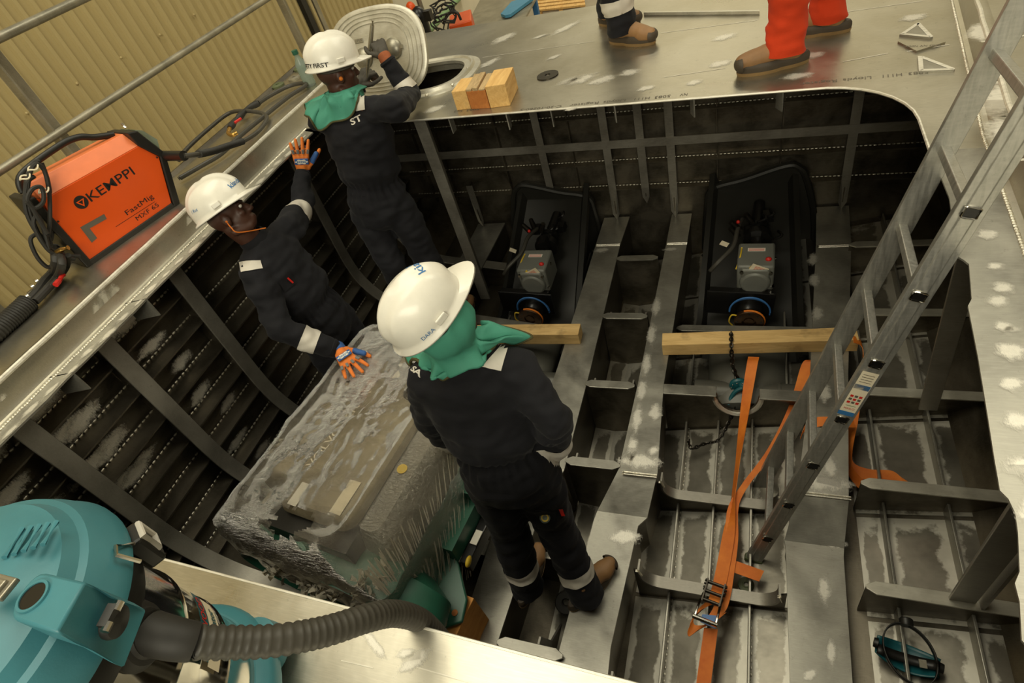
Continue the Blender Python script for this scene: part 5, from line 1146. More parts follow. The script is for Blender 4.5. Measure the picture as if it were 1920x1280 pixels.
for pts, off in loops:
    bm = B(); tube(bm, spline(lp(pts, off), 8), .009, 8); obj('cable', bm, ['rubber'], cb)
for pts, r_ in (([(103, 465), (106, 490), (100, 510), (84, 528), (70, 548), (52, 568)], .022), ([(112, 470), (116, 495), (108, 518), (90, 540), (66, 565)], .017), ([(128, 478), (126, 500), (110, 522), (86, 545), (60, 568)], .011)):
    bm = B(); tube(bm, spline([P(x, y, z=(.22 if y < 500 else .135)) for x, y in pts], 8), r_, 10); obj('hose', bm, ['rubber'], cb)
bm = B(); tube(bm, spline([P(54, 566, z=.14), P(30, 588, z=.14), P(0, 614, z=.14), P(-40, 650, z=.14)], 14), .042, 12, rfun=lambda i: .043 if i % 2 else .038); obj('ribbed_sleeve', bm, ['rubber'], cb)
bm = B(); tube(bm, [P(118, 515, z=.15), P(110, 527, z=.15), P(104, 534, z=.15)], .012, 10); obj('red_sleeve', bm, ['red'], cb)
bm = B(); tube(bm, [P(128, 464, z=.25), P(116, 468, z=.25), P(104, 474, z=.24)], .011, 10); obj('brass_coupling', bm, ['brass'], cb)
for q in ((82, 357), (62, 315), (47, 332)):
    bm = B(); c = FW(*fp(*q, .03), .03); tube(bm, [c + FU * .022 * math.cos(a) + FN * .03 * math.sin(a) + FZ * .004 * math.sin(3 * a) for a in [2 * PI * i / 16 for i in range(16)]], .0035, 6, closed=True); obj('cable_tie', bm, ['tag'], cb)
for q in ((66, 540), (56, 558), (74, 530)): bm = B(); c = P(*q, z=.14); lathe(bm, c - V((.0, .01, 0)), (.3, 1, 0), [(.022, 0), (.026, 0), (.026, .012), (.022, .012)], 14); obj('hose_clip', bm, ['steel'], cb)

# ------------------------------------------------------------------ vacuum cleaner on the fore deck
VC = V((-1.065, .008, 0)); vac = thing('vacuum_cleaner', VC, 'teal wet and dry vacuum cleaner with a polished drum on the fore deck', 'vacuum cleaner')
bm = B(); lathe(bm, VC, (0, 0, 1), [(.0, .03), (.21, .03), (.235, .05), (.24, .085), (.232, .10), (.215, .115), (.0, .115)], 56); obj('base', bm, ['teal'], vac, smooth=40)
for k in range(5):
    a = 1.05 + k * 2 * PI / 5; c = VC + V((math.cos(a) * .20, math.sin(a) * .20, .0)); bm = B(); lathe(bm, c + V((0, 0, .026)), (0, 0, 1), [(0, 0), (.06, .0), (.066, .02), (.06, .06), (.0, .068)], 24); obj('caster_housing', bm, ['teal'], vac)
    bm = B(); cyl(bm, c + V((-.012, 0, .02)), c + V((.012, 0, .02)), .02, seg=14); obj('caster_wheel', bm, ['rubber'], vac)
bm = B(); lathe(bm, VC, (0, 0, 1), [(.0, .10), (.205, .10), (.211, .115), (.209, .13), (.211, .20), (.216, .208), (.211, .216), (.211, .33), (.216, .338), (.211, .346), (.211, .47), (.0, .47)], 64); obj('drum', bm, ['steel'], vac, smooth=50)
bm = B(); lathe(bm, VC, (0, 0, 1), [(.0, .46), (.215, .46), (.228, .47), (.234, .50), (.225, .525), (.0, .525)], 56); obj('gasket_ring', bm, ['black'], vac)
hprof = [(.0, .52), (.238, .52), (.247, .526), (.247, .536), (.24, .55), (.234, .565), (.221, .588), (.21, .592), (.198, .612), (.185, .616), (.15, .632), (.09, .642), (.0, .644)]
bm = B(); lathe(bm, VC, (0, 0, 1), hprof, 64); hd = obj('motor_head', bm, ['teal'], vac, smooth=35)
def vp(px, py, z): return P(px, py, z=z)
T = [vp(84, 1073, .655), vp(160, 1090, .655), vp(105, 1187, .655), vp(28, 1162, .655)]
Lw0, Lw1 = vp(248, 1127, .545), vp(202, 1240, .545)
cu = ((T[1] + T[2]) / 2 - (T[0] + T[3]) / 2); cu.z = 0; cu.normalize(); cv = V((-cu.y, cu.x, 0))
lc_ = (T[0] + T[3]) / 2; rl_ = (T[0] - T[3]).length / 2; ax_ = (T[0] - T[3]).normalized()
end = [lc_ - cu * rl_ * .7 * math.sin(a) + ax_ * rl_ * math.cos(a) for a in [PI * i / 10 for i in range(11)]]
bm = B(); tp = [T[1]] + end + [T[2]]
dn = V((0, 0, -.06))
a_ = [bm.verts.new(p) for p in tp]; b__ = [bm.verts.new(p + dn) for p in tp]; bm.faces.new(a_); n_ = len(tp)
for i in range(n_ - 1): bm.faces.new((a_[i], b__[i], b__[i + 1], a_[i + 1]))
l0, l1, l0b, l1b = [bm.verts.new(p) for p in (Lw0, Lw1, Lw0 + V((0, 0, -.03)), Lw1 + V((0, 0, -.03)))]
bm.faces.new((a_[0], a_[-1], l1, l0)); bm.faces.new((l0, l1, l1b, l0b)); bm.faces.new((a_[0], l0, l0b, b__[0])); bm.faces.new((a_[-1], b__[-1], l1b, l1))
obj('console', bm, ['teal'], vac, smooth=30, bevel=.004)
PR = (vp(93, 1105, .656) - vp(32, 1131, .656)).length / 2
bm = B(); pc = vp(63, 1118, .655); lathe(bm, pc, (0, 0, 1), [(PR * .8, .0), (PR, .0), (PR * .98, .003), (PR * .82, .003), (PR * .8, -.0)], 32, cap=False); obj('exhaust_port', bm, ['teal'], vac)
bm = B(); lathe(bm, pc, (0, 0, 1), [(0, .0006), (PR * .82, .0006), (PR * .82, .0014), (0, .0014)], 32); obj('exhaust_opening', bm, ['grease'], vac)
c0 = lc_
sn = (Lw0 - T[1]).cross(T[2] - T[1]); sn = sn.normalized() * (1 if sn.dot(EYE - T[1]) > 0 else -1); su = (T[1] - T[2]).normalized(); sv = sn.cross(su)
mid = T[1] * .22 + T[2] * .22 + Lw0 * .28 + Lw1 * .28; SR = (T[1] - T[2]).length * .35; sc_ = mid + sn * .016
bm = B(); lathe(bm, sc_ - sn * .002, sn, [(0, 0), (SR, 0), (SR * 1.04, .005), (SR * .95, .012), (0, .015)], 28); box(bm, sc_ + sv * SR * .8 + sn * .005, (SR * 1.3, .014, .012), Matrix((su, sv, sn)).transposed()); obj('socket_cover', bm, ['black'], vac)
for s in (-1, 1): bm = B(); cyl(bm, sc_ + su * s * SR * .6 + sv * SR * .85 + sn * .010 - su * .006, sc_ + su * s * SR * .6 + sv * SR * .85 + sn * .010 + su * .006, .006, seg=10); obj('socket_hinge', bm, ['steel'], vac)
bm = B(); q = vp(12, 1105, .655); box(bm, q + V((-.008, 0, .004)), (.042, .03, .008), Matrix((cu, cv, V((0, 0, 1)))).transposed()); box(bm, q + V((-.008, 0, .010)), (.026, .018, .006), Matrix((cu, cv, V((0, 0, 1)))).transposed()); obj('switch', bm, ['galv'], vac, smooth=False, bevel=.002)
for k in range(5):
    a = vp(8 + k * 18, 1045 + k * -6, .638); b = vp(42 + k * 16, 990 - k * 3, .628); bm = B(); tube(bm, [a, b], .004, 6); obj('vent_rib', bm, ['teal'], vac)
for aa in (2.0, -.1): 
    a = aa; d = V((math.cos(a), math.sin(a), 0)); tt_ = V((-d.y, d.x, 0)); c = VC + d * .235
    bm = B(); box(bm, c + V((0, 0, .47)), (.03, .06, .075), Matrix((d, tt_, V((0, 0, 1)))).transposed()); obj('clamp', bm, ['black'], vac, smooth=False, bevel=.006)
d = (vp(300, 1040, .45) - VC); d.z = 0; d.normalize(); tt_ = V((-d.y, d.x, 0)); c = VC + d * .25 + V((0, 0, .50))
bm = B(); tube(bm, [c + d * .012 + tt_ * x + V((0, 0, z)) for x, z in ((-.016, -.02), (.016, -.02), (.016, .02), (-.016, .02))], .006, 8, closed=True); obj('clamp_lever', bm, ['hivis'], vac)
bm = B(); box(bm, c - d * .005 - V((0, 0, .01)), (.03, .05, .07), Matrix((d, tt_, V((0, 0, 1)))).transposed()); obj('clamp', bm, ['black'], vac, smooth=False, bevel=.006)
bm = B(); tube(bm, [c + V((0, 0, .03)) - tt_ * .03, c + V((0, 0, .06)) - tt_ * .045 - d * .012, c + V((0, 0, .065)) - tt_ * .07 - d * .012, c + V((0, 0, .03)) - tt_ * .075], .0035, 6); obj('clamp_wire', bm, ['steel'], vac)
# stickers on the drum
def drum_patch(a0, a1, z0, z1, mat, name, r=.2165):
    bm = B(); n = 8; lo, hi = [], []
    for i in range(n + 1):
        a = a0 + (a1 - a0) * i / n; p = VC + V((math.cos(a) * r, math.sin(a) * r, 0)); lo.append(bm.verts.new(p + V((0, 0, z0)))); hi.append(bm.verts.new(p + V((0, 0, z1))))
    for i in range(n): bm.faces.new((lo[i], lo[i + 1], hi[i + 1], hi[i]))
    return obj(name, bm, [mat], vac, normals=False)
lq = min((P(392, 1168, z=.1 + .005 * i) for i in range(80)), key=lambda q: abs((V((q.x, q.y, 0)) - VC).length - .2165)); LA_ = math.atan2(lq.y - VC.y, lq.x - VC.x); LZ = lq.z
drum_patch(LA_ - .35, LA_ + .32, LZ, LZ + .028, 'tealdark', 'drum_label', .2175); drum_patch(LA_ - .38, LA_ + .31, LZ - .034, LZ, 'tag', 'drum_label', .2172)
def drum_text(s_, ac, z, h, mat, r=.2182):
    t = text_bm(s_, h, bold=.0005, maxedge=.02)
    for v in t.verts: a = ac + v.co.x / r; zc = z + v.co.y; v.co = VC + V((math.cos(a) * r, math.sin(a) * r, zc))
    obj('label_lettering', t, [mat], vac, normals=False, smooth=False)
drum_text('WOOD', LA_ + .08, LZ + .014, .024, 'red'); drum_text('Ventilator', LA_ - .03, LZ - .017, .024, 'tealdark')
# hose
best = min(((abs((V((q.x, q.y, 0)) - VC).length - .212), z_) for z_ in [.25 + .005 * i for i in range(50)] for q in [vp(258, 1190, z_)]), key=lambda t: t[0]); inl = vp(258, 1190, best[1]); dr = inl - VC; dr.z = 0; dr.normalize(); inl = VC + dr * .208 + V((0, 0, inl.z))
print('inlet', inl, best)
bm = B(); lathe(bm, inl - dr * .005, dr, [(0, 0), (.052, 0), (.055, .008), (.047, .022), (.039, .024), (.036, .03), (0, .03)], 32); obj('hose_inlet', bm, ['rubber'], vac)
q1 = inl + dr * .022
zq = q1.z
hz_ = [q1, P(330, 1198, z=zq - .012), P(365, 1203, z=zq - .03), P(440, 1204, z=zq - .075), P(520, 1200, z=zq - .12), P(610, 1183, z=zq - .18), P(690, 1158, z=zq - .25), P(740, 1150, z=zq - .33), P(785, 1162, z=zq - .45), P(818, 1190, z=zq - .6), P(850, 1235, z=zq - .8), P(860, 1270, z=zq - 1.1)]
bm = B(); tube(bm, spline(hz_[:3], 6), .04, 24, rfun=lambda i: .0335 - .0004 * i); obj('hose_cuff', bm, ['rubber'], vac)
sp_ = []; L_ = []
fine_ = spline(hz_[1:], 40)[40:]; acc = 0; even = [fine_[0]]
for a, b in zip(fine_, fine_[1:]):
    acc += (b - a).length
    if acc > .0042: even.append(b); acc = 0
bm = B(); tube(bm, even, .024, 18, rfun=lambda i: .0265 if i % 3 != 0 else .0235); obj('ribbed_hose', bm, ['hose'], vac, smooth=True)

# ------------------------------------------------------------------ workshop things beyond the stern
wb = thing('workbench', P(960, 20, z=-2.3), 'grey steel workbench beyond the stern', 'bench')
zt = -1.35; c4 = [P(868, 60, z=zt), P(980, 42, z=zt), P(1006, -6, z=zt), P(905, -10, z=zt)]
bm = B(); prism(bm, c4, (0, 0, -.03)); obj('bench_top', bm, ['galv'], wb, smooth=False)
for p in c4: bm = B(); q = p.lerp(sum(c4, V()) / 4, .08); box(bm, V((q.x, q.y, -1.84)), (.08, .08, .92)); obj('leg', bm, ['blueink'], wb, smooth=False)
bm = B(); ps = [P(x, y, z=zt + .012) for x, y in ((940, 31), (948, 34), (958, 32), (985, 12), (1000, 1), (985, 0), (960, 8))]; prism(bm, ps, (0, 0, .04)); tag(obj('folded_sheet', bm, ['blue'], None, smooth=False), 'blue coated sheet lying on the workbench', 'sheet')
pt = thing('pallet', P(1050, 5, z=-2.3), 'pale wooden pallet on the workshop floor beyond the stern', 'pallet')
pa, pb, pc_ = P(1008, 22, z=-2.1), P(1098, 12, z=-2.1), P(1092, -25, z=-2.1); du = pb - pa; dv = pc_ - pb
for k in range(6): bm = B(); o = pa + dv * (k / 6); prism(bm, [o, o + du, o + du + dv * .11, o + dv * .11], (0, 0, .03)); obj('slat', bm, ['pine'], pt, smooth=False)
for k in range(3): bm = B(); o = pa + du * (k * .45) - V((0, 0, .11)); prism(bm, [o, o + du * .08, o + du * .08 + dv, o + dv], (0, 0, .10)); obj('bearer', bm, ['pine'], pt, smooth=False)
bx = thing('welding_machine', P(845, 55, z=-.75), 'orange welding machine with a coil of black cable beyond the stern', 'welding machine')
a, b, c = P(838, 46, y=8.0), P(876, 40, y=8.0), P(870, 34, y=8.0); o = P(855, 47, y=8.0)
bm = B(); box(bm, o + V((-.05, .3, -.1)), (.32, .55, .2), Matrix.Rotation(.35, 3, 'Z')); obj('casing', bm, ['orange'], bx, smooth=False, bevel=.015)
bm = B()
for k in range(5): tube(bm, [P(832, 36, y=7.9) + V((random.uniform(-.05, .05) + .16 * math.cos(a), .1 * math.sin(a) + k * .02, .1 * math.sin(a) + random.uniform(-.04, .04) + .03 * k)) for a in [2 * PI * i / 16 for i in range(16)]], .012, 6, closed=True)
obj('cable_coil', bm, ['rubber'], bx)
bm = B(); c_ = P(855, 33, y=7.9); tube(bm, spline([c_ + V((-.2, 0, -.05)), c_ + V((-.1, 0, .06)), c_ + V((.03, 0, .06)), c_ + V((.06, 0, -.04))], 6), .018, 8); obj('handle', bm, ['black'], bx)
tl = thing('power_tool', P(785, 50, y=6.4), 'black and orange power tool standing behind the hatch lid', 'tool')
c_ = P(785, 32, y=6.4); bm = B(); ball(bm, c_, (.10, .09, .11)); cyl(bm, c_ + V((0, 0, -.3)), c_, .085, .09, 18); box(bm, c_ + V((.12, 0, .0)), (.08, .08, .10)); obj('body', bm, ['grease'], tl)
bm = B(); ball(bm, P(771, 16, y=6.4), (.055, .05, .07)); obj('orange_knob', bm, ['orange'], tl)
bm = B(); cyl(bm, P(796, 50, y=6.4), P(802, 62, y=6.4), .02, seg=10); obj('orange_grip', bm, ['orange'], tl)
bm = B(); cyl(bm, P(800, 62, z=-1.2), P(868, -12, x=-5.25), .05, seg=12); tag(obj('pipe', bm, ['greenpipe'], None), 'light green pipe running along the white panel beyond the stern', 'pipe')

# ------------------------------------------------------------------ people
def sample_frame(f, u):
    f = V(f).normalized(); u = V(u); u = (u - f * u.dot(f)).normalized(); r = f.cross(u); return r, f, u
def cam_hit(tree, px, py, lift=.003, fallback=None):
    d = ray(px, py).normalized(); h, n, _, _ = tree.ray_cast(EYE, d)
    if h is None: return fallback
    if n.dot(d) > 0: n = -n
    return h + n * lift
def decal(tree, corners, nu, nv, lift=.004):
    """cloth patch sewn on a garment: its four photo corners dropped on the garment's surface"""
    bm = B(); a, b, c, d = [V(q + (0,)) if len(q) == 2 else V(q) for q in corners]; gr = []
    for i in range(nu + 1):
        row = []
        for j in range(nv + 1):
            u, v = i / nu, j / nv; q = (a * (1 - u) + b * u) * (1 - v) + (d * (1 - u) + c * u) * v; h = cam_hit(tree, q.x, q.y, lift); row.append(bm.verts.new(h) if h else None)
        gr.append(row)
    for i in range(nu):
        for j in range(nv):
            f = (gr[i][j], gr[i + 1][j], gr[i + 1][j + 1], gr[i][j + 1])
            if all(f) and max((f[0].co - f[2].co).length, (f[1].co - f[3].co).length) < .12: bm.faces.new(f)
    bmesh.ops.delete(bm, geom=[v for v in bm.verts if not v.link_faces], context='VERTS'); return bm
def band(me, p0, p1, t0, t1, rmax=.15, lift=.0035):
    """reflective tape sewn round a sleeve or leg: a slice of the garment's own surface"""
    bm = B(); bm.from_mesh(me); p0, p1 = V(p0), V(p1); ax = p1 - p0; L_ = ax.length; ax.normalize()
    far = [f for f in bm.faces if (f.calc_center_median() - (p0 + ax * min(max((f.calc_center_median() - p0).dot(ax), 0), L_))).length > rmax or not -.1 < (f.calc_center_median() - p0).dot(ax) / L_ < 1.3]
    bmesh.ops.delete(bm, geom=far, context='FACES')
    for t, s in ((t0, -1), (t1, 1)):
        bmesh.ops.bisect_plane(bm, geom=bm.verts[:] + bm.edges[:] + bm.faces[:], plane_co=p0 + ax * L_ * t, plane_no=ax * s, clear_outer=True)
    bm.normal_update()
    for v in bm.verts: v.co += v.normal * lift
    return bm
def torso(bm, J, s=1.0, k=1.0):
    p0 = (J['hipL'] + J['hipR']) / 2 + V((0, 0, .04)); n0 = J['neck']; rh = (J['hipR'] - J['hipL']).normalized(); rs_ = (J['shR'] - J['shL']).normalized(); L_ = n0 - p0
    bend = J.get('bend', V((0, 0, 0)))
    rr = []
    for t, rx, ry, o in ((-.20, .09, .085, -.005), (-.12, .15, .125, -.012), (0, .172, .135, -.012), (.12, .168, .13, -.006), (.22, .152, .118, 0), (.27, .150, .116, 0), (.33, .163, .128, 0), (.5, .175, .132, 0), (.7, .188, .128, 0), (.84, .18, .112, 0), (.94, .125, .09, .0), (1.0, .072, .072, .0)):
        w_ = ss(0, .8, t); r = rh.lerp(rs_, w_).normalized(); u = L_.normalized(); r = (r - u * r.dot(u)).normalized(); f = u.cross(r); c = p0 + L_ * t + f * o + bend * (4 * max(0, t) * (1 - max(0, t)))
        rr.append([c + r * (math.cos(a) * rx * s * k) + f * (math.sin(a) * ry * s * k) for a in [2 * PI * i / 24 for i in range(24)]])
    rings(bm, rr)
def folds(amp=1.0, seed=0.0):
    def d(p, n):
        a = noise.noise(V((p.x * 6 + seed, p.y * 6, p.z * 15))) * .008 + noise.noise(V((p.x * 16 + seed, p.y * 16, p.z * 34))) * .0045 + noise.noise(V((p.x * 22, p.y * 22 + seed, p.z * 7))) * .003
        return a * amp * 1.7 - .002
    return d
def helmet(pr, c, r, f, u, k=1.0, name='hard_hat'):
    """shell with a raised crown ridge and a peak in front; c is the centre of its rim"""
    N, Mh = 48, 16; bm = B(); rows = []
    for j in range(Mh + 1):
        ph = j / Mh * PI / 2; row = []
        for i in range(N):
            a = 2 * PI * i / N; cx, sy = math.cos(a), math.sin(a); q = math.cos(ph) ** .82; h = math.sin(ph)
            x = .112 * cx * q; y = (.138 if sy > 0 else .142) * sy * q; z = .135 * h
            rib = math.exp(-(x / .02) ** 2) * .012 * ss(.12, .5, h) + math.exp(-((abs(x) - .052) / .012) ** 2) * .006 * ss(.2, .5, h) * ss(.98, .7, h)
            dv = V((x, y, z)).normalized(); row.append(V((x, y, z)) + dv * rib)
        rows.append(row)
    lip = []
    for i in range(N):
        a = 2 * PI * i / N; cx, sy = math.cos(a), math.sin(a); e = .014 + .05 * max(0, sy) ** 2.2
        lip.append(V(((.112 + .013) * cx, (.138 if sy > 0 else .142) * sy + e * sy, -.008 - .010 * max(0, sy) ** 2)))
    lip2 = [v + V((0, 0, -.006)) for v in lip]
    allr = [lip2, lip] + rows
    W = lambda v: c + (r * v.x + f * v.y + u * v.z) * k
    vr = rings(bm, [[W(v) for v in row] for row in allr[:-1]], cap=False)
    top = bm.verts.new(W(V((0, 0, .135 + .008)))); last = vr[-1]
    for i in range(N): bm.faces.new((last[i], last[(i + 1) % N], top))
    o = obj(name, bm, ['helmet'], pr, smooth=60, solid=.003)
    me = bpy.data.meshes.new('t'); b2 = B(); rings(b2, [[W(v) for v in row] for row in allr[:-1]], cap=False); b2.to_mesh(me); b2.free(); tree = bvh_of(me)
    for s in (-1, 1):
        b2 = B(); box(b2, W(V((s * .116, .01, .018))), (.008 * k, .04 * k, .022 * k), Matrix((r, f, u)).transposed()); obj('accessory_slot', b2, ['helmet'], o, smooth=False, bevel=.003)
    return o, tree, W
def helmet_text(o, tree, W, s_, ang, el, h, mat, bold=0.0, flip=1, shear=0.0):
    """ang: bearing on the shell (0 = right, 90 = front); el: height angle; the lettering reads along the shell"""
    a = math.radians(ang); e = math.radians(el); n = W(V((math.cos(a) * math.cos(e), math.sin(a) * math.cos(e), math.sin(e)))) - W(V((0, 0, 0))); n.normalize()
    t_ = W(V((-math.sin(a), math.cos(a), 0))) - W(V((0, 0, 0))); t_.normalize(); t_ *= flip
    v = n.cross(t_); c = W(V((.12 * math.cos(a) * math.cos(e), .14 * math.sin(a) * math.cos(e), .135 * math.sin(e)))) + n * .02
    bm = text_bm(s_, h, bold=bold, maxedge=h * .4, shear=shear); drape(bm, c, t_, v, tree, .0012, .06)
    if len(bm.faces): obj('helmet_lettering', bm, [mat], o, normals=False, smooth=False)
    else: bm.free()
def head_geo(bm, c, r, f, u):
    W = lambda x, y, z: c + r * x + f * y + u * z; RM = Matrix((r, f, u)).transposed()
    ball(bm, W(0, -.012, .03), (.074, .094, .092), 24, RM); ball(bm, W(0, .018, -.03), (.062, .072, .075), 20, RM); ball(bm, W(0, .045, -.075), (.043, .042, .034), 16, RM)
    caps(bm, W(0, .088, .012), W(0, .104, -.022), .009, .014, 10)
    for s in (-1, 1):
        ball(bm, W(s * .012, .1, -.026), (.010, .011, .008), 10, RM); ball(bm, W(s * .034, .078, .026), (.026, .012, .009), 12, RM); ball(bm, W(s * .040, .060, -.016), (.022, .02, .02), 12, RM)
        ball(bm, W(s * .078, -.012, -.008), (.010, .022, .033), 14, RM); caps(bm, W(s * .058, -.02, -.07), W(s * .03, .05, -.088), .02, .02, 10)
    ball(bm, W(0, .086, -.055), (.026, .014, .0075), 12, RM); ball(bm, W(0, .083, -.068), (.024, .015, .009), 12, RM)
def hand_geo(bm, wr, d, back, side, curl, spread=.22, thumb=.5, k=1.0):
    """wr wrist; d along the fingers; back = out of the back of the hand; side = +1/-1 where the thumb is (d x back)"""
    d = V(d).normalized(); back = V(back); back = (back - d * back.dot(d)).normalized(); s = d.cross(back) * side
    caps(bm, wr, wr + d * .03 * k, .029 * k, .03 * k, 12)
    for q in (-.028, -.010, .010, .028): caps(bm, wr + d * .02 * k + s * q * .6 * k, wr + d * .082 * k + s * q * k, .016 * k, .0145 * k, 10)
    tips = []
    for i, (q, L_) in enumerate(((.031, .075), (.011, .085), (-.010, .078), (-.030, .062))):
        cu = curl[i] if isinstance(curl, (list, tuple)) else curl
        p = wr + d * .084 * k + s * q * k; a = spread * (q / .031); dd = (d * math.cos(a) + s * math.sin(a)).normalized(); ax = dd.cross(back).normalized()
        for j, (fr, rr) in enumerate(((.42, .0108), (.32, .0098), (.26, .0088))):
            dd = Matrix.Rotation(-cu * (.8 if j == 0 else 1.0), 3, ax) @ dd; n_ = p + dd * L_ * fr * k * 1.12; caps(bm, p, n_, rr * k, rr * .93 * k, 10); p = n_
        tips.append(p)
    p = wr + d * .025 * k + s * .028 * k; dd = (d * .75 + s * .8 - back * .25).normalized(); ax = dd.cross(back).normalized(); caps(bm, wr + d * .02 * k, p, .02 * k, .017 * k, 10)
    for L_, rr in ((.045, .0135), (.036, .0115), (.03, .0105)):
        n_ = p + dd * L_ * k; caps(bm, p, n_, rr * k, rr * .93 * k, 10); p = n_; dd = (dd * .9 + d * thumb * .5 - back * thumb * .35 - s * thumb * .25).normalized()
    return tips
def boot(pr, an, toe, leg='boot', k=1.0, ground=None, name='boot'):
    """an ankle joint; toe: point of the toe cap on the ground"""
    gz = ground; f = V((toe.x - an.x, toe.y - an.y, 0)).normalized(); s = V((f.y, -f.x, 0)); h = V((an.x, an.y, gz)) - f * .065 * k
    bm = B(); caps(bm, an + V((0, 0, .06)), an + V((0, 0, -.0)) - f * .005, .056 * k, .052 * k, 16); caps(bm, h + V((0, 0, .062 * k)) + f * .03, h + f * .10 * k + V((0, 0, .07 * k)), .043 * k, .044 * k, 16)
    caps(bm, h + f * .12 * k + V((0, 0, .072 * k)), h + f * .20 * k + V((0, 0, .055 * k)), .046 * k, .042 * k, 16); caps(bm, h + f * .19 * k + s * .012 + V((0, 0, .056 * k)), h + f * .235 * k + s * .004 + V((0, 0, .052 * k)), .042 * k, .037 * k, 16)
    caps(bm, an - f * .005, h + f * .13 * k + V((0, 0, .07 * k)), .048 * k, .04 * k, 14)
    for v in bm.verts:
        if v.co.z < gz + .026: v.co.z = gz + .026
    o = link('boot', remeshed(bm, .009, 4), ['boot'], pr, smooth=True)
    def outline(g_, n=28):
        out_ = []
        for i in range(n):
            a = 2 * PI * i / n; y = math.cos(a); x = math.sin(a); L_ = .149 * k + g_; wv = (.050 if y > -.1 else .040) * k + g_; wv *= 1 - .12 * math.exp(-((y + .15) / .3) ** 2)
            out_.append(h + f * (.112 * k + y * L_) + s * (x * wv * (1 - .0 * y)))
        return out_
    bm = B(); rings(bm, [[p + V((0, 0, z)) for p in outline(g_)] for z, g_ in ((.012, .002), (.030, .004), (.042, .003), (.052, -.004))]); obj('sole', bm, ['sole'], o, smooth=40)
    bm = B(); rings(bm, [[p + V((0, 0, z)) for p in outline(g_)] for z, g_ in ((.0, .0), (.016, .004))])
    obj('outsole', bm, ['midsole'], o, smooth=40)
    bm = B(); tp = h + f * .235 * k + V((0, 0, .046 * k)); ball(bm, tp, (.048 * k, .040 * k, .036 * k), 20, Matrix((s, f, V((0, 0, 1)))).transposed())
    bmesh.ops.bisect_plane(bm, geom=bm.verts[:] + bm.edges[:] + bm.faces[:], plane_co=tp + f * .008, plane_no=-f, clear_outer=True); obj('toe_bumper', bm, ['sole'], o, smooth=True)
    return o
def person(loc, label, J, cloth='navy', hem=.03, group=None, boots=True, hand=None, seed=0.0, leg_r=1.0, arm_r=1.0, s=1.0):
    pr = thing('person', loc, label, 'person', group)
    r, f, u = sample_frame(J['hf'], J['hu']); J['r'], J['f'], J['u'] = r, f, u
    bm = B(); head_geo(bm, J['head'], r, f, u); caps(bm, J['neck'] - V((0, 0, .02)), J['head'] + u * -.05 - f * .02, .058, .056, 16)
    torso(bm, J, s, .8)
    for S_ in 'LR':
        caps(bm, J['neck'] - V((0, 0, .03)), J['sh' + S_], .05, .052); caps(bm, J['sh' + S_], J['el' + S_], .05, .042); caps(bm, J['el' + S_], J['wr' + S_], .041, .029)
        caps(bm, J['hip' + S_], J['kn' + S_], .078, .056); caps(bm, J['kn' + S_], J['an' + S_], .054, .042)
        d = J.get('hand' + S_)
        if d: hand_geo(bm, J['wr' + S_], *d)
    link('body', remeshed(bm, .0075, 2), ['skin'], pr, smooth=True)
    for sgn in (-1, 1): bm = B(); ball(bm, J['head'] + r * sgn * .033 + f * .075 + u * .012, .0095, 12); obj('eye', bm, ['eyew'], pr)
    bm = B(); torso(bm, J, s)
    for S_ in 'LR':
        sh, el, wr_ = J['sh' + S_], J['el' + S_], J['wr' + S_]
        caps(bm, J['neck'] - V((0, 0, .05)), sh, .066, .076); caps(bm, sh, el, .078 * arm_r, .062 * arm_r); caps(bm, el, el.lerp(wr_, .86), .064 * arm_r, .05 * arm_r)
        hp, kn, an = J['hip' + S_], J['kn' + S_], J['an' + S_]
        caps(bm, hp, kn, .100 * leg_r, .080 * leg_r, 18); caps(bm, kn, an, .080 * leg_r, .073 * leg_r, 18)
        dn = (an - kn).normalized(); caps(bm, an, an + dn * (hem + .03), .073 * leg_r, .076 * leg_r, 18)
    fo_ = folds(1.0, seed); q0 = (J['hipL'] + J['hipR']) / 2 + V((0, 0, .04)); qa = J['neck'] - q0; qL = qa.length; qa = qa.normalized(); qu, qv = frame(qa)
    def disp(p, n):
        h = (p - q0).dot(qa) / qL; rad = p - q0 - qa * (p - q0).dot(qa); R_ = fo_(p, n)
        if rad.length < .24 and -.1 < h < .6:
            a = math.atan2(rad.dot(qu), rad.dot(qv)); R_ += .006 * math.sin(23 * a + 3 * noise.noise(p * 6)) * math.exp(-((h - .22) / .10) ** 2) - .006 * math.exp(-((h - .25) / .022) ** 2) + .012 * math.exp(-((h - .38) / .07) ** 2)
        return R_
    me = remeshed(bm, .0115, 4, disp); bm = B(); bm.from_mesh(me)
    for S_ in 'LR':
        an = J['an' + S_]; dn = (an - J['kn' + S_]).normalized(); gm = [f for f in bm.faces if (f.calc_center_median() - an).length < .2]; gm += list({e_ for f in gm for e_ in f.edges}) + list({v for f in gm for v in f.verts})
        bmesh.ops.bisect_plane(bm, geom=gm, plane_co=an + dn * hem, plane_no=dn, clear_outer=True)
    bm.to_mesh(me); bm.free(); tree = bvh_of(me); me2 = me.copy()
    link('coverall', me, [cloth], pr, smooth=True)
    for S_ in 'LR':
        wr_, el = J['wr' + S_], J['el' + S_]; c = el.lerp(wr_, .86); d = (wr_ - el).normalized(); bm = B(); lathe(bm, c - d * .005, d, [(.044, 0), (.050, .012), (.046, .024), (.038, .026), (.036, .01)], 20, cap=False); obj('cuff', bm, [cloth], pr)
    c = J['neck']; d = (J['head'] - c).normalized(); bm = B(); lathe(bm, c - d * .01, d, [(.075, 0), (.074, .03), (.068, .045), (.062, .04), (.064, 0)], 24, cap=False); obj('collar', bm, [cloth], pr)
    return pr, tree, me2
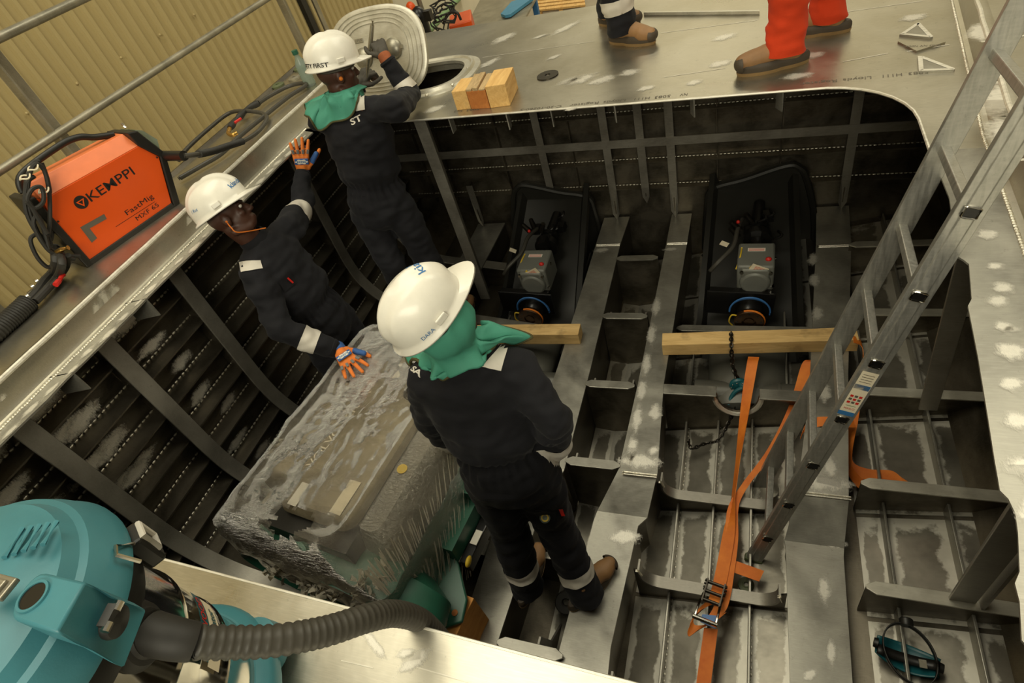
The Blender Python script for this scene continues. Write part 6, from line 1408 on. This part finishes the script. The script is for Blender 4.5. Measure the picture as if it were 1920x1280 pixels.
def tape(pr, me, p0, p1, t0, t1, rmax=.14):
    bm = band(me, p0, p1, t0, t1, rmax)
    if len(bm.faces): obj('reflective_band', bm, ['hivis'], pr, normals=False, smooth=True)
    else: bm.free()
def glove(pr, wr, d, back, side, curl, spread, thumb, mats, k=1.08, cuff=True, cuffmat='cuff', pts=None):
    bm = B(); hand_geo(bm, wr, d, back, side, curl, spread, thumb, k); me = remeshed(bm, .0042, 3)
    dd = V(d).normalized(); bb = V(back); bb = (bb - dd * bb.dot(dd)).normalized()
    o = link('glove', me, mats, pr, smooth=True)
    if cuff: bm = B(); lathe(bm, wr - dd * .035, dd, [(.034, 0), (.038, .01), (.037, .05), (.033, .055), (.031, .03), (.032, .0)], 20, cap=False); obj('glove_cuff', bm, [cuffmat], o)
    return o, me
def hood(pr, tree, J, outline, rx=.088, ry=.10, a0=70, a1=-250, drop=.035, trim=True, name='welding_hood', puff=1.0, nk=.082):
    """leather hood hanging from under the helmet over neck and shoulders; outline = its hem in the photo, from the right of the face round the back to the left"""
    hem = []
    for q in outline:
        h = P(q[0], q[1], z=q[2]) if len(q) > 2 else cam_hit(tree, q[0], q[1], .012)
        if h is None: h = P(q[0], q[1], z=J['shR'].z)
        hem.append(h)
    hem = spline(hem, 8); n = len(hem); r, f, u = J['r'], J['f'], J['u']; hc = J['head'] - u * drop
    nd = (J['head'] - J['neck']).normalized(); rows = []
    for i in range(n):
        t = i / (n - 1); a = math.radians(a0 + (a1 - a0) * t); d1 = r * math.cos(a) * rx + f * math.sin(a) * ry
        p0 = hc + d1 + u * .05; p1 = hc + d1 * .98 - u * .02
        d2 = (hem[i] - J['neck']); d2 = d2 - nd * d2.dot(nd); d2 = d2.normalized() if d2.length > 1e-4 else d1.normalized()
        d2 = (d2 + d1.normalized() * .6).normalized()
        fo = 1 + .13 * math.sin(a * 6.5 + 1.3) + .08 * math.sin(a * 13); p2 = J['neck'] + nd * .07 + d2 * nk * .94; p3 = J['neck'] + nd * (.035 + .012 * math.sin(a * 6.5 + 2)) + d2 * (nk + .02 * puff) * fo
        rows.append(spline([p0, p1, p2, p3, p3.lerp(hem[i], .55) + nd * .018 * puff, hem[i]], 5))
    bm = B(); gr = [[bm.verts.new(p) for p in row] for row in rows]
    m_ = len(gr[0])
    for i in range(n):
        for j in range(m_):
            v = gr[i][j]
            if j > 8:
                h, nn, _, dd = tree.find_nearest(v.co)
                if h is not None:
                    q = v.co - h
                    if q.dot(nn) < .011 and dd < .08: v.co = h + nn * .012
            v.co += V((0, 0, 1)) * .012 * noise.noise(v.co * 11) * puff + V((.7, -.7, 0)) * .009 * noise.noise(V((v.co.x * 26, v.co.y * 26, v.co.z * 8)))
    for i in range(n - 1):
        for j in range(m_ - 1): bm.faces.new((gr[i][j], gr[i + 1][j], gr[i + 1][j + 1], gr[i][j + 1]))
    hp = [v.co.copy() for v in [g_[-1] for g_ in gr]]
    o = obj(name, bm, ['hood'], pr, normals=True, smooth=True, solid=.003)
    b2 = B(); tube(b2, hp, .006, 6); obj('hem', b2, ['hoodtrim'], o)
    return o
def garment_text(pr, tree, s_, pa, pb, h, mat='hivis', name='chest_lettering', lift=.004):
    a, b = cam_hit(tree, *pa, 0), cam_hit(tree, *pb, 0)
    if a is None or b is None: return
    t = text_bm(s_, h, bold=.001, maxedge=h * .4); x0 = min(v.co.x for v in t.verts); L_ = max(v.co.x for v in t.verts) - x0
    for v in t.verts: v.co.x = (v.co.x - x0 - L_ / 2) * (b - a).length / L_
    c = (a + b) / 2; u = (b - a).normalized(); n = (EYE - c).normalized(); v_ = n.cross(u); drape(t, c, u, v_, tree, lift, .08)
    if len(t.faces): obj(name, t, [mat], pr, normals=False, smooth=False)
print('people helpers ready')


# ---- worker in the foreground, seen from behind
JA = dict(head=P(822, 600, z=.15), neck=P(858, 664, z=-.03), shL=P(805, 712, z=-.13), shR=P(960, 692, z=-.12), elL=P(806, 782, y=1.13), elR=P(1036, 782, y=1.09), wrL=P(852, 838, y=1.36), wrR=P(1044, 846, y=1.24),
          hipL=P(918, 890, z=-.66), hipR=P(1000, 888, z=-.66), knL=P(955, 990, z=-1.06), knR=P(1040, 980, z=-1.06), anL=P(985, 1088, z=-1.42), anR=P(1092, 1100, z=-1.41))
JA.update(hf=V((.52, .74, .36)), hu=V((-.32, -.26, .906)), handL=((.4, .8, -.3), (-.3, .2, .9), 1, .4), handR=((-.5, .8, -.3), (.3, .3, .9), -1, .4))
wA, tA, mA = person(V((-.83, 1.05, ZN)), 'person in dark coverall, white helmet and green hood standing nearest the camera', JA, seed=1.3, hem=.06, leg_r=1.1, arm_r=1.06, s=1.04)
tape(wA, mA, JA['elR'], JA['wrR'], .5, .8, .085); tape(wA, mA, JA['elL'], JA['wrL'], .55, .85, .1)
tape(wA, mA, JA['knR'], JA['anR'], .66, .80, .13); tape(wA, mA, JA['knL'], JA['anL'], .64, .78, .13)
boot(wA, JA['anR'], P(1162, 1045, z=ZN), ground=ZN); boot(wA, JA['anL'], JA['anL'] + V((.02, .3, 0)), ground=ZN + .002)
oA, htA, WA = helmet(wA, JA['head'] + JA['u'] * .055, JA['r'], JA['f'], JA['u'], .98)
helmet_text(oA, htA, WA, 'kianda', 100, 57, .036, 'blueink', .0005, 1); helmet_text(oA, htA, WA, 'DARA', -22, 6, .018, 'blueink', 0, 1)
hood(wA, tA, JA, [(905, 605, .03), (990, 626, -.06), (986, 636, -.07), (955, 648, -.085), (900, 672), (846, 704), (836, 712), (826, 702), (800, 690), (768, 684), (757, 652, -.1)], nk=.088)
for cs in (((938, 650), (956, 640), (940, 694), (903, 688)),):
    bm = decal(tA, cs, 6, 8, .005)
    if len(bm.faces): obj('reflective_patch', bm, ['hivis'], wA, normals=False)
garment_text(wA, tA, 'SA', (773, 690), (791, 704), .027)
bm = decal(tA, ((1004, 955), (1042, 958), (1040, 990), (1006, 988)), 4, 4, .004)
pk = cam_hit(tA, 1022, 968, .006)
if pk:
    dn_ = (EYE - pk).normalized(); b2 = B(); lathe(b2, pk, dn_, [(0, 0), (.019, 0), (.021, .012), (.016, .02), (0, .02)], 20); o_ = obj('pocket_torch', b2, ['clear'], wA); b2 = B(); lathe(b2, pk + dn_ * .019, dn_, [(.010, 0), (.015, 0), (.015, .004), (.010, .004), (.010, 0)], 20, cap=False); obj('torch_ring', b2, ['yellow'], o_)
if len(bm.faces): obj('pocket', bm, ['navy'], wA, normals=False)
else: bm.free()
bm = decal(tA, ((1046, 952), (1053, 953), (1058, 966), (1052, 966)), 2, 2, .006)
if len(bm.faces): obj('red_tag', bm, ['red'], wA, normals=False)

# ---- worker at the port side, in profile
JB = dict(head=P(432, 405, y=1.90), neck=P(478, 450, y=1.92), shL=P(540, 432, y=2.12), shR=P(482, 515, y=1.78), elL=P(566, 388, y=2.40), wrL=P(568, 322, y=2.63), elR=P(525, 618, y=1.62), wrR=P(636, 656, z=-.63),
          hipL=V((-2.21, 2.02, -.72)), hipR=V((-2.22, 1.82, -.72)), knL=V((-2.19, 2.06, -1.10)), knR=V((-2.2, 1.80, -1.10)), anL=V((-2.2, 2.08, -1.37)), anR=V((-2.2, 1.80, -1.37)))
dR = P(690, 718, z=-.70) - P(640, 655, z=-.65); dL = P(559, 262, y=2.66) - P(567, 320, y=2.63)
JB.update(hf=V((.73, .65, .20)), hu=V((-.36, .12, .91)), handR=(dR, (0, 0, 1), -1, [.12, .1, .12, .15], .34, .3), handL=(dL, EYE - JB['wrL'], 1, .08, .2, .2))
wB, tB, mB = person(V((-2.2, 1.92, -1.45)), 'person in dark coverall and orange gloves, one hand on the wrapped engine', JB, seed=7.7, arm_r=1.08, s=1.05)
boot(wB, JB['anR'], JB['anR'] + V((.28, -.02, 0)), ground=-1.45); boot(wB, JB['anL'], JB['anL'] + V((.28, .02, 0)), ground=-1.45)
tape(wB, mB, JB['elR'], JB['wrR'], .36, .62, .1); tape(wB, mB, JB['shL'], JB['elL'], .5, .82, .12)
oB, htB, WB = helmet(wB, JB['head'] + JB['u'] * .055, JB['r'], JB['f'], JB['u'], 1.04)
helmet_text(oB, htB, WB, 'kianda', 72, 22, .034, 'blueink', .0005, 1); helmet_text(oB, htB, WB, '/ Rot', -45, 22, .022, 'blueink', 0, 1, .2)
for cs in (((437, 492), (488, 488), (492, 503), (440, 512)),):
    bm = decal(tB, cs, 8, 5, .005)
    if len(bm.faces): obj('reflective_patch', bm, ['hivis'], wB, normals=False)
bm = decal(tB, ((521, 530), (543, 508), (556, 530), (534, 548)), 5, 5, .004)
if len(bm.faces): obj('pocket', bm, ['navy'], wB, normals=False)
pn = cam_hit(tB, 541, 524, .008)
if pn: pd = (cam_hit(tB, 548, 530, .008) or pn + V((.02, 0, -.01))) - pn; b2 = B(); cyl(b2, pn - pd * .6, pn + pd, .005, seg=8); obj('red_pen', b2, ['red'], wB)
bm = B(); er = JB['head'] + JB['r'] * .082 - JB['f'] * .012 - JB['u'] * .01; tube(bm, spline([er, er + JB['r'] * .012 - JB['u'] * .03, er + JB['f'] * .01 - JB['u'] * .07, JB['neck'] + JB['f'] * .085 + JB['r'] * .03 + V((0, 0, .02))], 8), .003, 6); ball(bm, er, .008, 8); obj('earplug_cord', bm, ['strap'], wB)
for S_, sd_ in (('R', -1), ('L', 1)):
    hd_ = JB['hand' + S_]; g_, gm = glove(wB, JB['wr' + S_], hd_[0], hd_[1], sd_, hd_[3], hd_[4], hd_[5], ['gloveo'], cuffmat='gloveb', k=1.12)
    d = V(hd_[0]).normalized(); bb = V(hd_[1]); bb = (bb - d * bb.dot(d)).normalized(); s_ = d.cross(bb) * sd_; tr = bvh_of(gm) if False else None
    wr_ = JB['wr' + S_]; RMg = Matrix((s_, d, bb)).transposed()
    bm = B(); box(bm, wr_ + d * .075 + bb * .026, (.078, .036, .007), RMg); obj('blue_panel', bm, ['gloveb'], g_, bevel=.003, smooth=False)
    bm = B(); pts_ = [(x * .033 * (1 + .12 * math.cos(6 * math.atan2(y, x))), y * .013 * (1 + .2 * math.cos(6 * math.atan2(y, x)))) for x, y in [(math.cos(a), math.sin(a)) for a in [2 * PI * i / 36 for i in range(36)]]]
    prism(bm, [wr_ + d * (.075 + y) + bb * .0298 + s_ * x for x, y in pts_], bb * .0015); lb = obj('logo_patch', bm, ['white'], g_, smooth=False)
    t = text_bm('KONG', .017, bold=.0006); place(t, wr_ + d * .075 + bb * .0318, s_ * sd_, d if True else d, 0)
    n_ = (s_ * sd_).cross(d)
    if n_.dot(bb) < 0: t.free(); t = text_bm('KONG', .017, bold=.0006); place(t, wr_ + d * .075 + bb * .0318, -s_ * sd_, d)
    obj('logo_lettering', t, ['blueink'], lb, normals=False, smooth=False)
    for q in (.031, .011, -.010, -.030):
        a = hd_[4] * q / .031 if not isinstance(hd_[4], list) else 0; fd_ = d * math.cos(a) + s_ * math.sin(a); p = wr_ + d * .094 * 1.0 + s_ * q * 1.12 + fd_ * .035 + bb * .013; bm = B(); box(bm, p, (.014, .026, .006), Matrix((bb.cross(fd_), fd_, bb)).transposed()); obj('knuckle_guard', bm, ['gloveg'], g_, bevel=.002, smooth=False)
    th_ = wr_ + d * .055 + s_ * .058 + bb * -.01; bm = B(); caps(bm, th_, th_ + d * .05 + s_ * .03, .0165, .0145, 12); obj('blue_thumb', bm, ['gloveb'], g_)

# ---- worker at the aft deck with the hatch lid
JC = dict(head=P(633, 138, y=2.70), neck=P(652, 190, y=2.68), shL=P(602, 222, y=2.63), shR=P(738, 205, y=2.63), elR=P(770, 178, z=.085), wrR=P(722, 108, y=3.06), elL=P(640, 200, y=2.93), wrL=P(672, 163, y=3.06),
          hipL=P(688, 400, y=2.62), hipR=P(750, 388, y=2.66), knL=P(740, 505, y=2.50), knR=P(800, 485, y=2.62), anL=P(792, 605, y=2.50), anR=P(858, 585, y=2.62))
JC.update(hf=V((.65, .73, -.12)), hu=V((0, .1, 1)), handR=(P(698, 62, y=3.14) - P(722, 108, y=3.06), V((.6, -.75, .2)), -1, [1.0, 1.05, 1.1, 1.1], .05, 1.5), handL=(P(692, 128, y=3.13) - P(672, 163, y=3.06), V((-.3, -.9, .3)), 1, [1.0, 1.05, 1.1, 1.1], .05, 1.5))
wC, tC, mC = person(V((-1.97, 2.58, -1.38)), 'person in dark coverall and green hood leaning over the oval hatch lid', JC, seed=4.1, leg_r=1.06, s=1.08)
for S_ in 'LR': boot(wC, JC['an' + S_], JC['an' + S_] + V((.03, .3, 0)), ground=JC['an' + S_].z - .085)
tape(wC, mC, JC['elR'], JC['wrR'], .12, .36, .12); tape(wC, mC, JC['elL'], JC['wrL'], .2, .42, .1)
oC, htC, WC = helmet(wC, JC['head'] + JC['u'] * .055, JC['r'], JC['f'], JC['u'], 1.0)
helmet_text(oC, htC, WC, 'SAFETY FIRST', -68, 8, .028, 'ink', .0006, 1)
hood(wC, tC, JC, [(678, 172, .25), (672, 190), (655, 222), (625, 232), (598, 240), (584, 222), (574, 205), (572, 195, .2)], nk=.082, puff=1.0, drop=.125, rx=.092, ry=.098)
bm = decal(tC, ((664, 186), (683, 172), (686, 205), (668, 208)), 6, 8, .006)
if len(bm.faces): obj('reflective_patch', bm, ['hivis'], wC, normals=False)
garment_text(wC, tC, 'ST', (658, 230), (678, 220), .042)
bm = B(); er = JC['head'] + JC['r'] * .085 - JC['f'] * .012 - JC['u'] * .012; ball(bm, er, .011, 10); obj('earplug', bm, ['strap'], wC)
bm = B(); lathe(bm, JC['head'] + JC['u'] * .055, -JC['u'], [(.100, 0), (.100, .03), (.09, .034), (.09, 0)], 28, cap=False); obj('helmet_band', bm, ['gloved'], wC)
for S_, sd_ in (('R', -1), ('L', 1)):
    hd_ = JC['hand' + S_]; glove(wC, JC['wr' + S_], hd_[0], hd_[1], sd_, hd_[3], hd_[4], hd_[5], ['gloved'], cuffmat='cuff', k=1.1)
ra, rb = P(699, 38, y=3.11), P(688, 146, y=3.07)
bm = B(); tube(bm, [ra.lerp(rb, i / 12) for i in range(13)], .011, 12, rfun=lambda i: (.008, .0115, .012, .012, .012, .0115, .0115, .011, .011, .010, .009, .007, .003)[i]); tag(obj('steel_punch', bm, ['galv'], None), 'tapered steel punch gripped in both gloves of the worker at the lid', 'punch')

# ---- two people standing on the aft deck, seen from the shins down
JO = dict(anL=P(1472, 84, z=.095), anR=P(1552, 22, z=.095))
mx_ = (JO['anL'] + JO['anR']) / 2; h0 = V((mx_.x + .02, mx_.y, 0))
JO.update(knL=JO['anL'] + V((-.0, .03, .40)), knR=JO['anR'] + V((-.03, .0, .40)), hipL=h0 + V((.0, -.10, .90)), hipR=h0 + V((0, .10, .90)), neck=h0 + V((-.04, 0, 1.47)), head=h0 + V((-.09, 0, 1.63)), shL=h0 + V((-.03, -.18, 1.40)), shR=h0 + V((-.03, .18, 1.40)),
          elL=h0 + V((-.02, -.26, 1.11)), elR=h0 + V((0, .26, 1.11)), wrL=h0 + V((-.12, -.26, .88)), wrR=h0 + V((-.1, .26, .88)), hf=V((-1, 0, -.35)), hu=V((0, 0, 1)), handL=((-.3, 0, -1), (-.2, -1, 0), 1, .3), handR=((-.3, 0, -1), (-.2, 1, 0), -1, .3))
wO, tO, mO = person(V((h0.x, h0.y, 0)), 'person in orange-red trousers and tan boots stepping left on the aft deck', JO, 'redcloth', seed=2.2, leg_r=1.12)
boot(wO, JO['anL'], P(1364, 146, z=0), ground=0.0, k=1.03); boot(wO, JO['anR'], P(1478, 68, z=0), ground=0.0, k=1.03)
tape(wO, mO, JO['knL'], JO['anL'], .28, .40, .14); tape(wO, mO, JO['knR'], JO['anR'], .28, .40, .14)
helmet(wO, JO['head'] + V((0, 0, .055)), JO['r'], JO['f'], JO['u'])
JN = dict(anR=P(1168, 48, z=.095), anL=P(1140, 40, z=.095) + V((-.02, .22, 0)))
mx_ = (JN['anL'] + JN['anR']) / 2; h0 = V((mx_.x - .02, mx_.y, 0))
JN.update(knL=JN['anL'] + V((.03, .0, .40)), knR=JN['anR'] + V((-.05, .0, .40)), hipL=h0 + V((0, .10, .90)), hipR=h0 + V((0, -.10, .90)), neck=h0 + V((.03, 0, 1.47)), head=h0 + V((.07, 0, 1.63)), shL=h0 + V((.02, .18, 1.40)), shR=h0 + V((.02, -.18, 1.40)),
          elL=h0 + V((.0, .26, 1.11)), elR=h0 + V((0, -.26, 1.11)), wrL=h0 + V((.12, .26, .88)), wrR=h0 + V((.1, -.26, .88)), hf=V((1, -.1, -.3)), hu=V((0, 0, 1)), handL=((.3, 0, -1), (.2, 1, 0), 1, .3), handR=((.3, 0, -1), (.2, -1, 0), -1, .3))
wN, tN, mN = person(V((h0.x, h0.y, 0)), 'person in dark trousers with pale shin bands standing on the aft deck', JN, seed=3.2, leg_r=1.18)
boot(wN, JN['anR'], P(1236, 82, z=0), ground=0.0); boot(wN, JN['anL'], P(1222, 48, z=0), ground=0.0)
tape(wN, mN, JN['knR'], JN['anR'], .62, .80, .14); tape(wN, mN, JN['knL'], JN['anL'], .62, .80, .14)
helmet(wN, JN['head'] + V((0, 0, .055)), JN['r'], JN['f'], JN['u'])
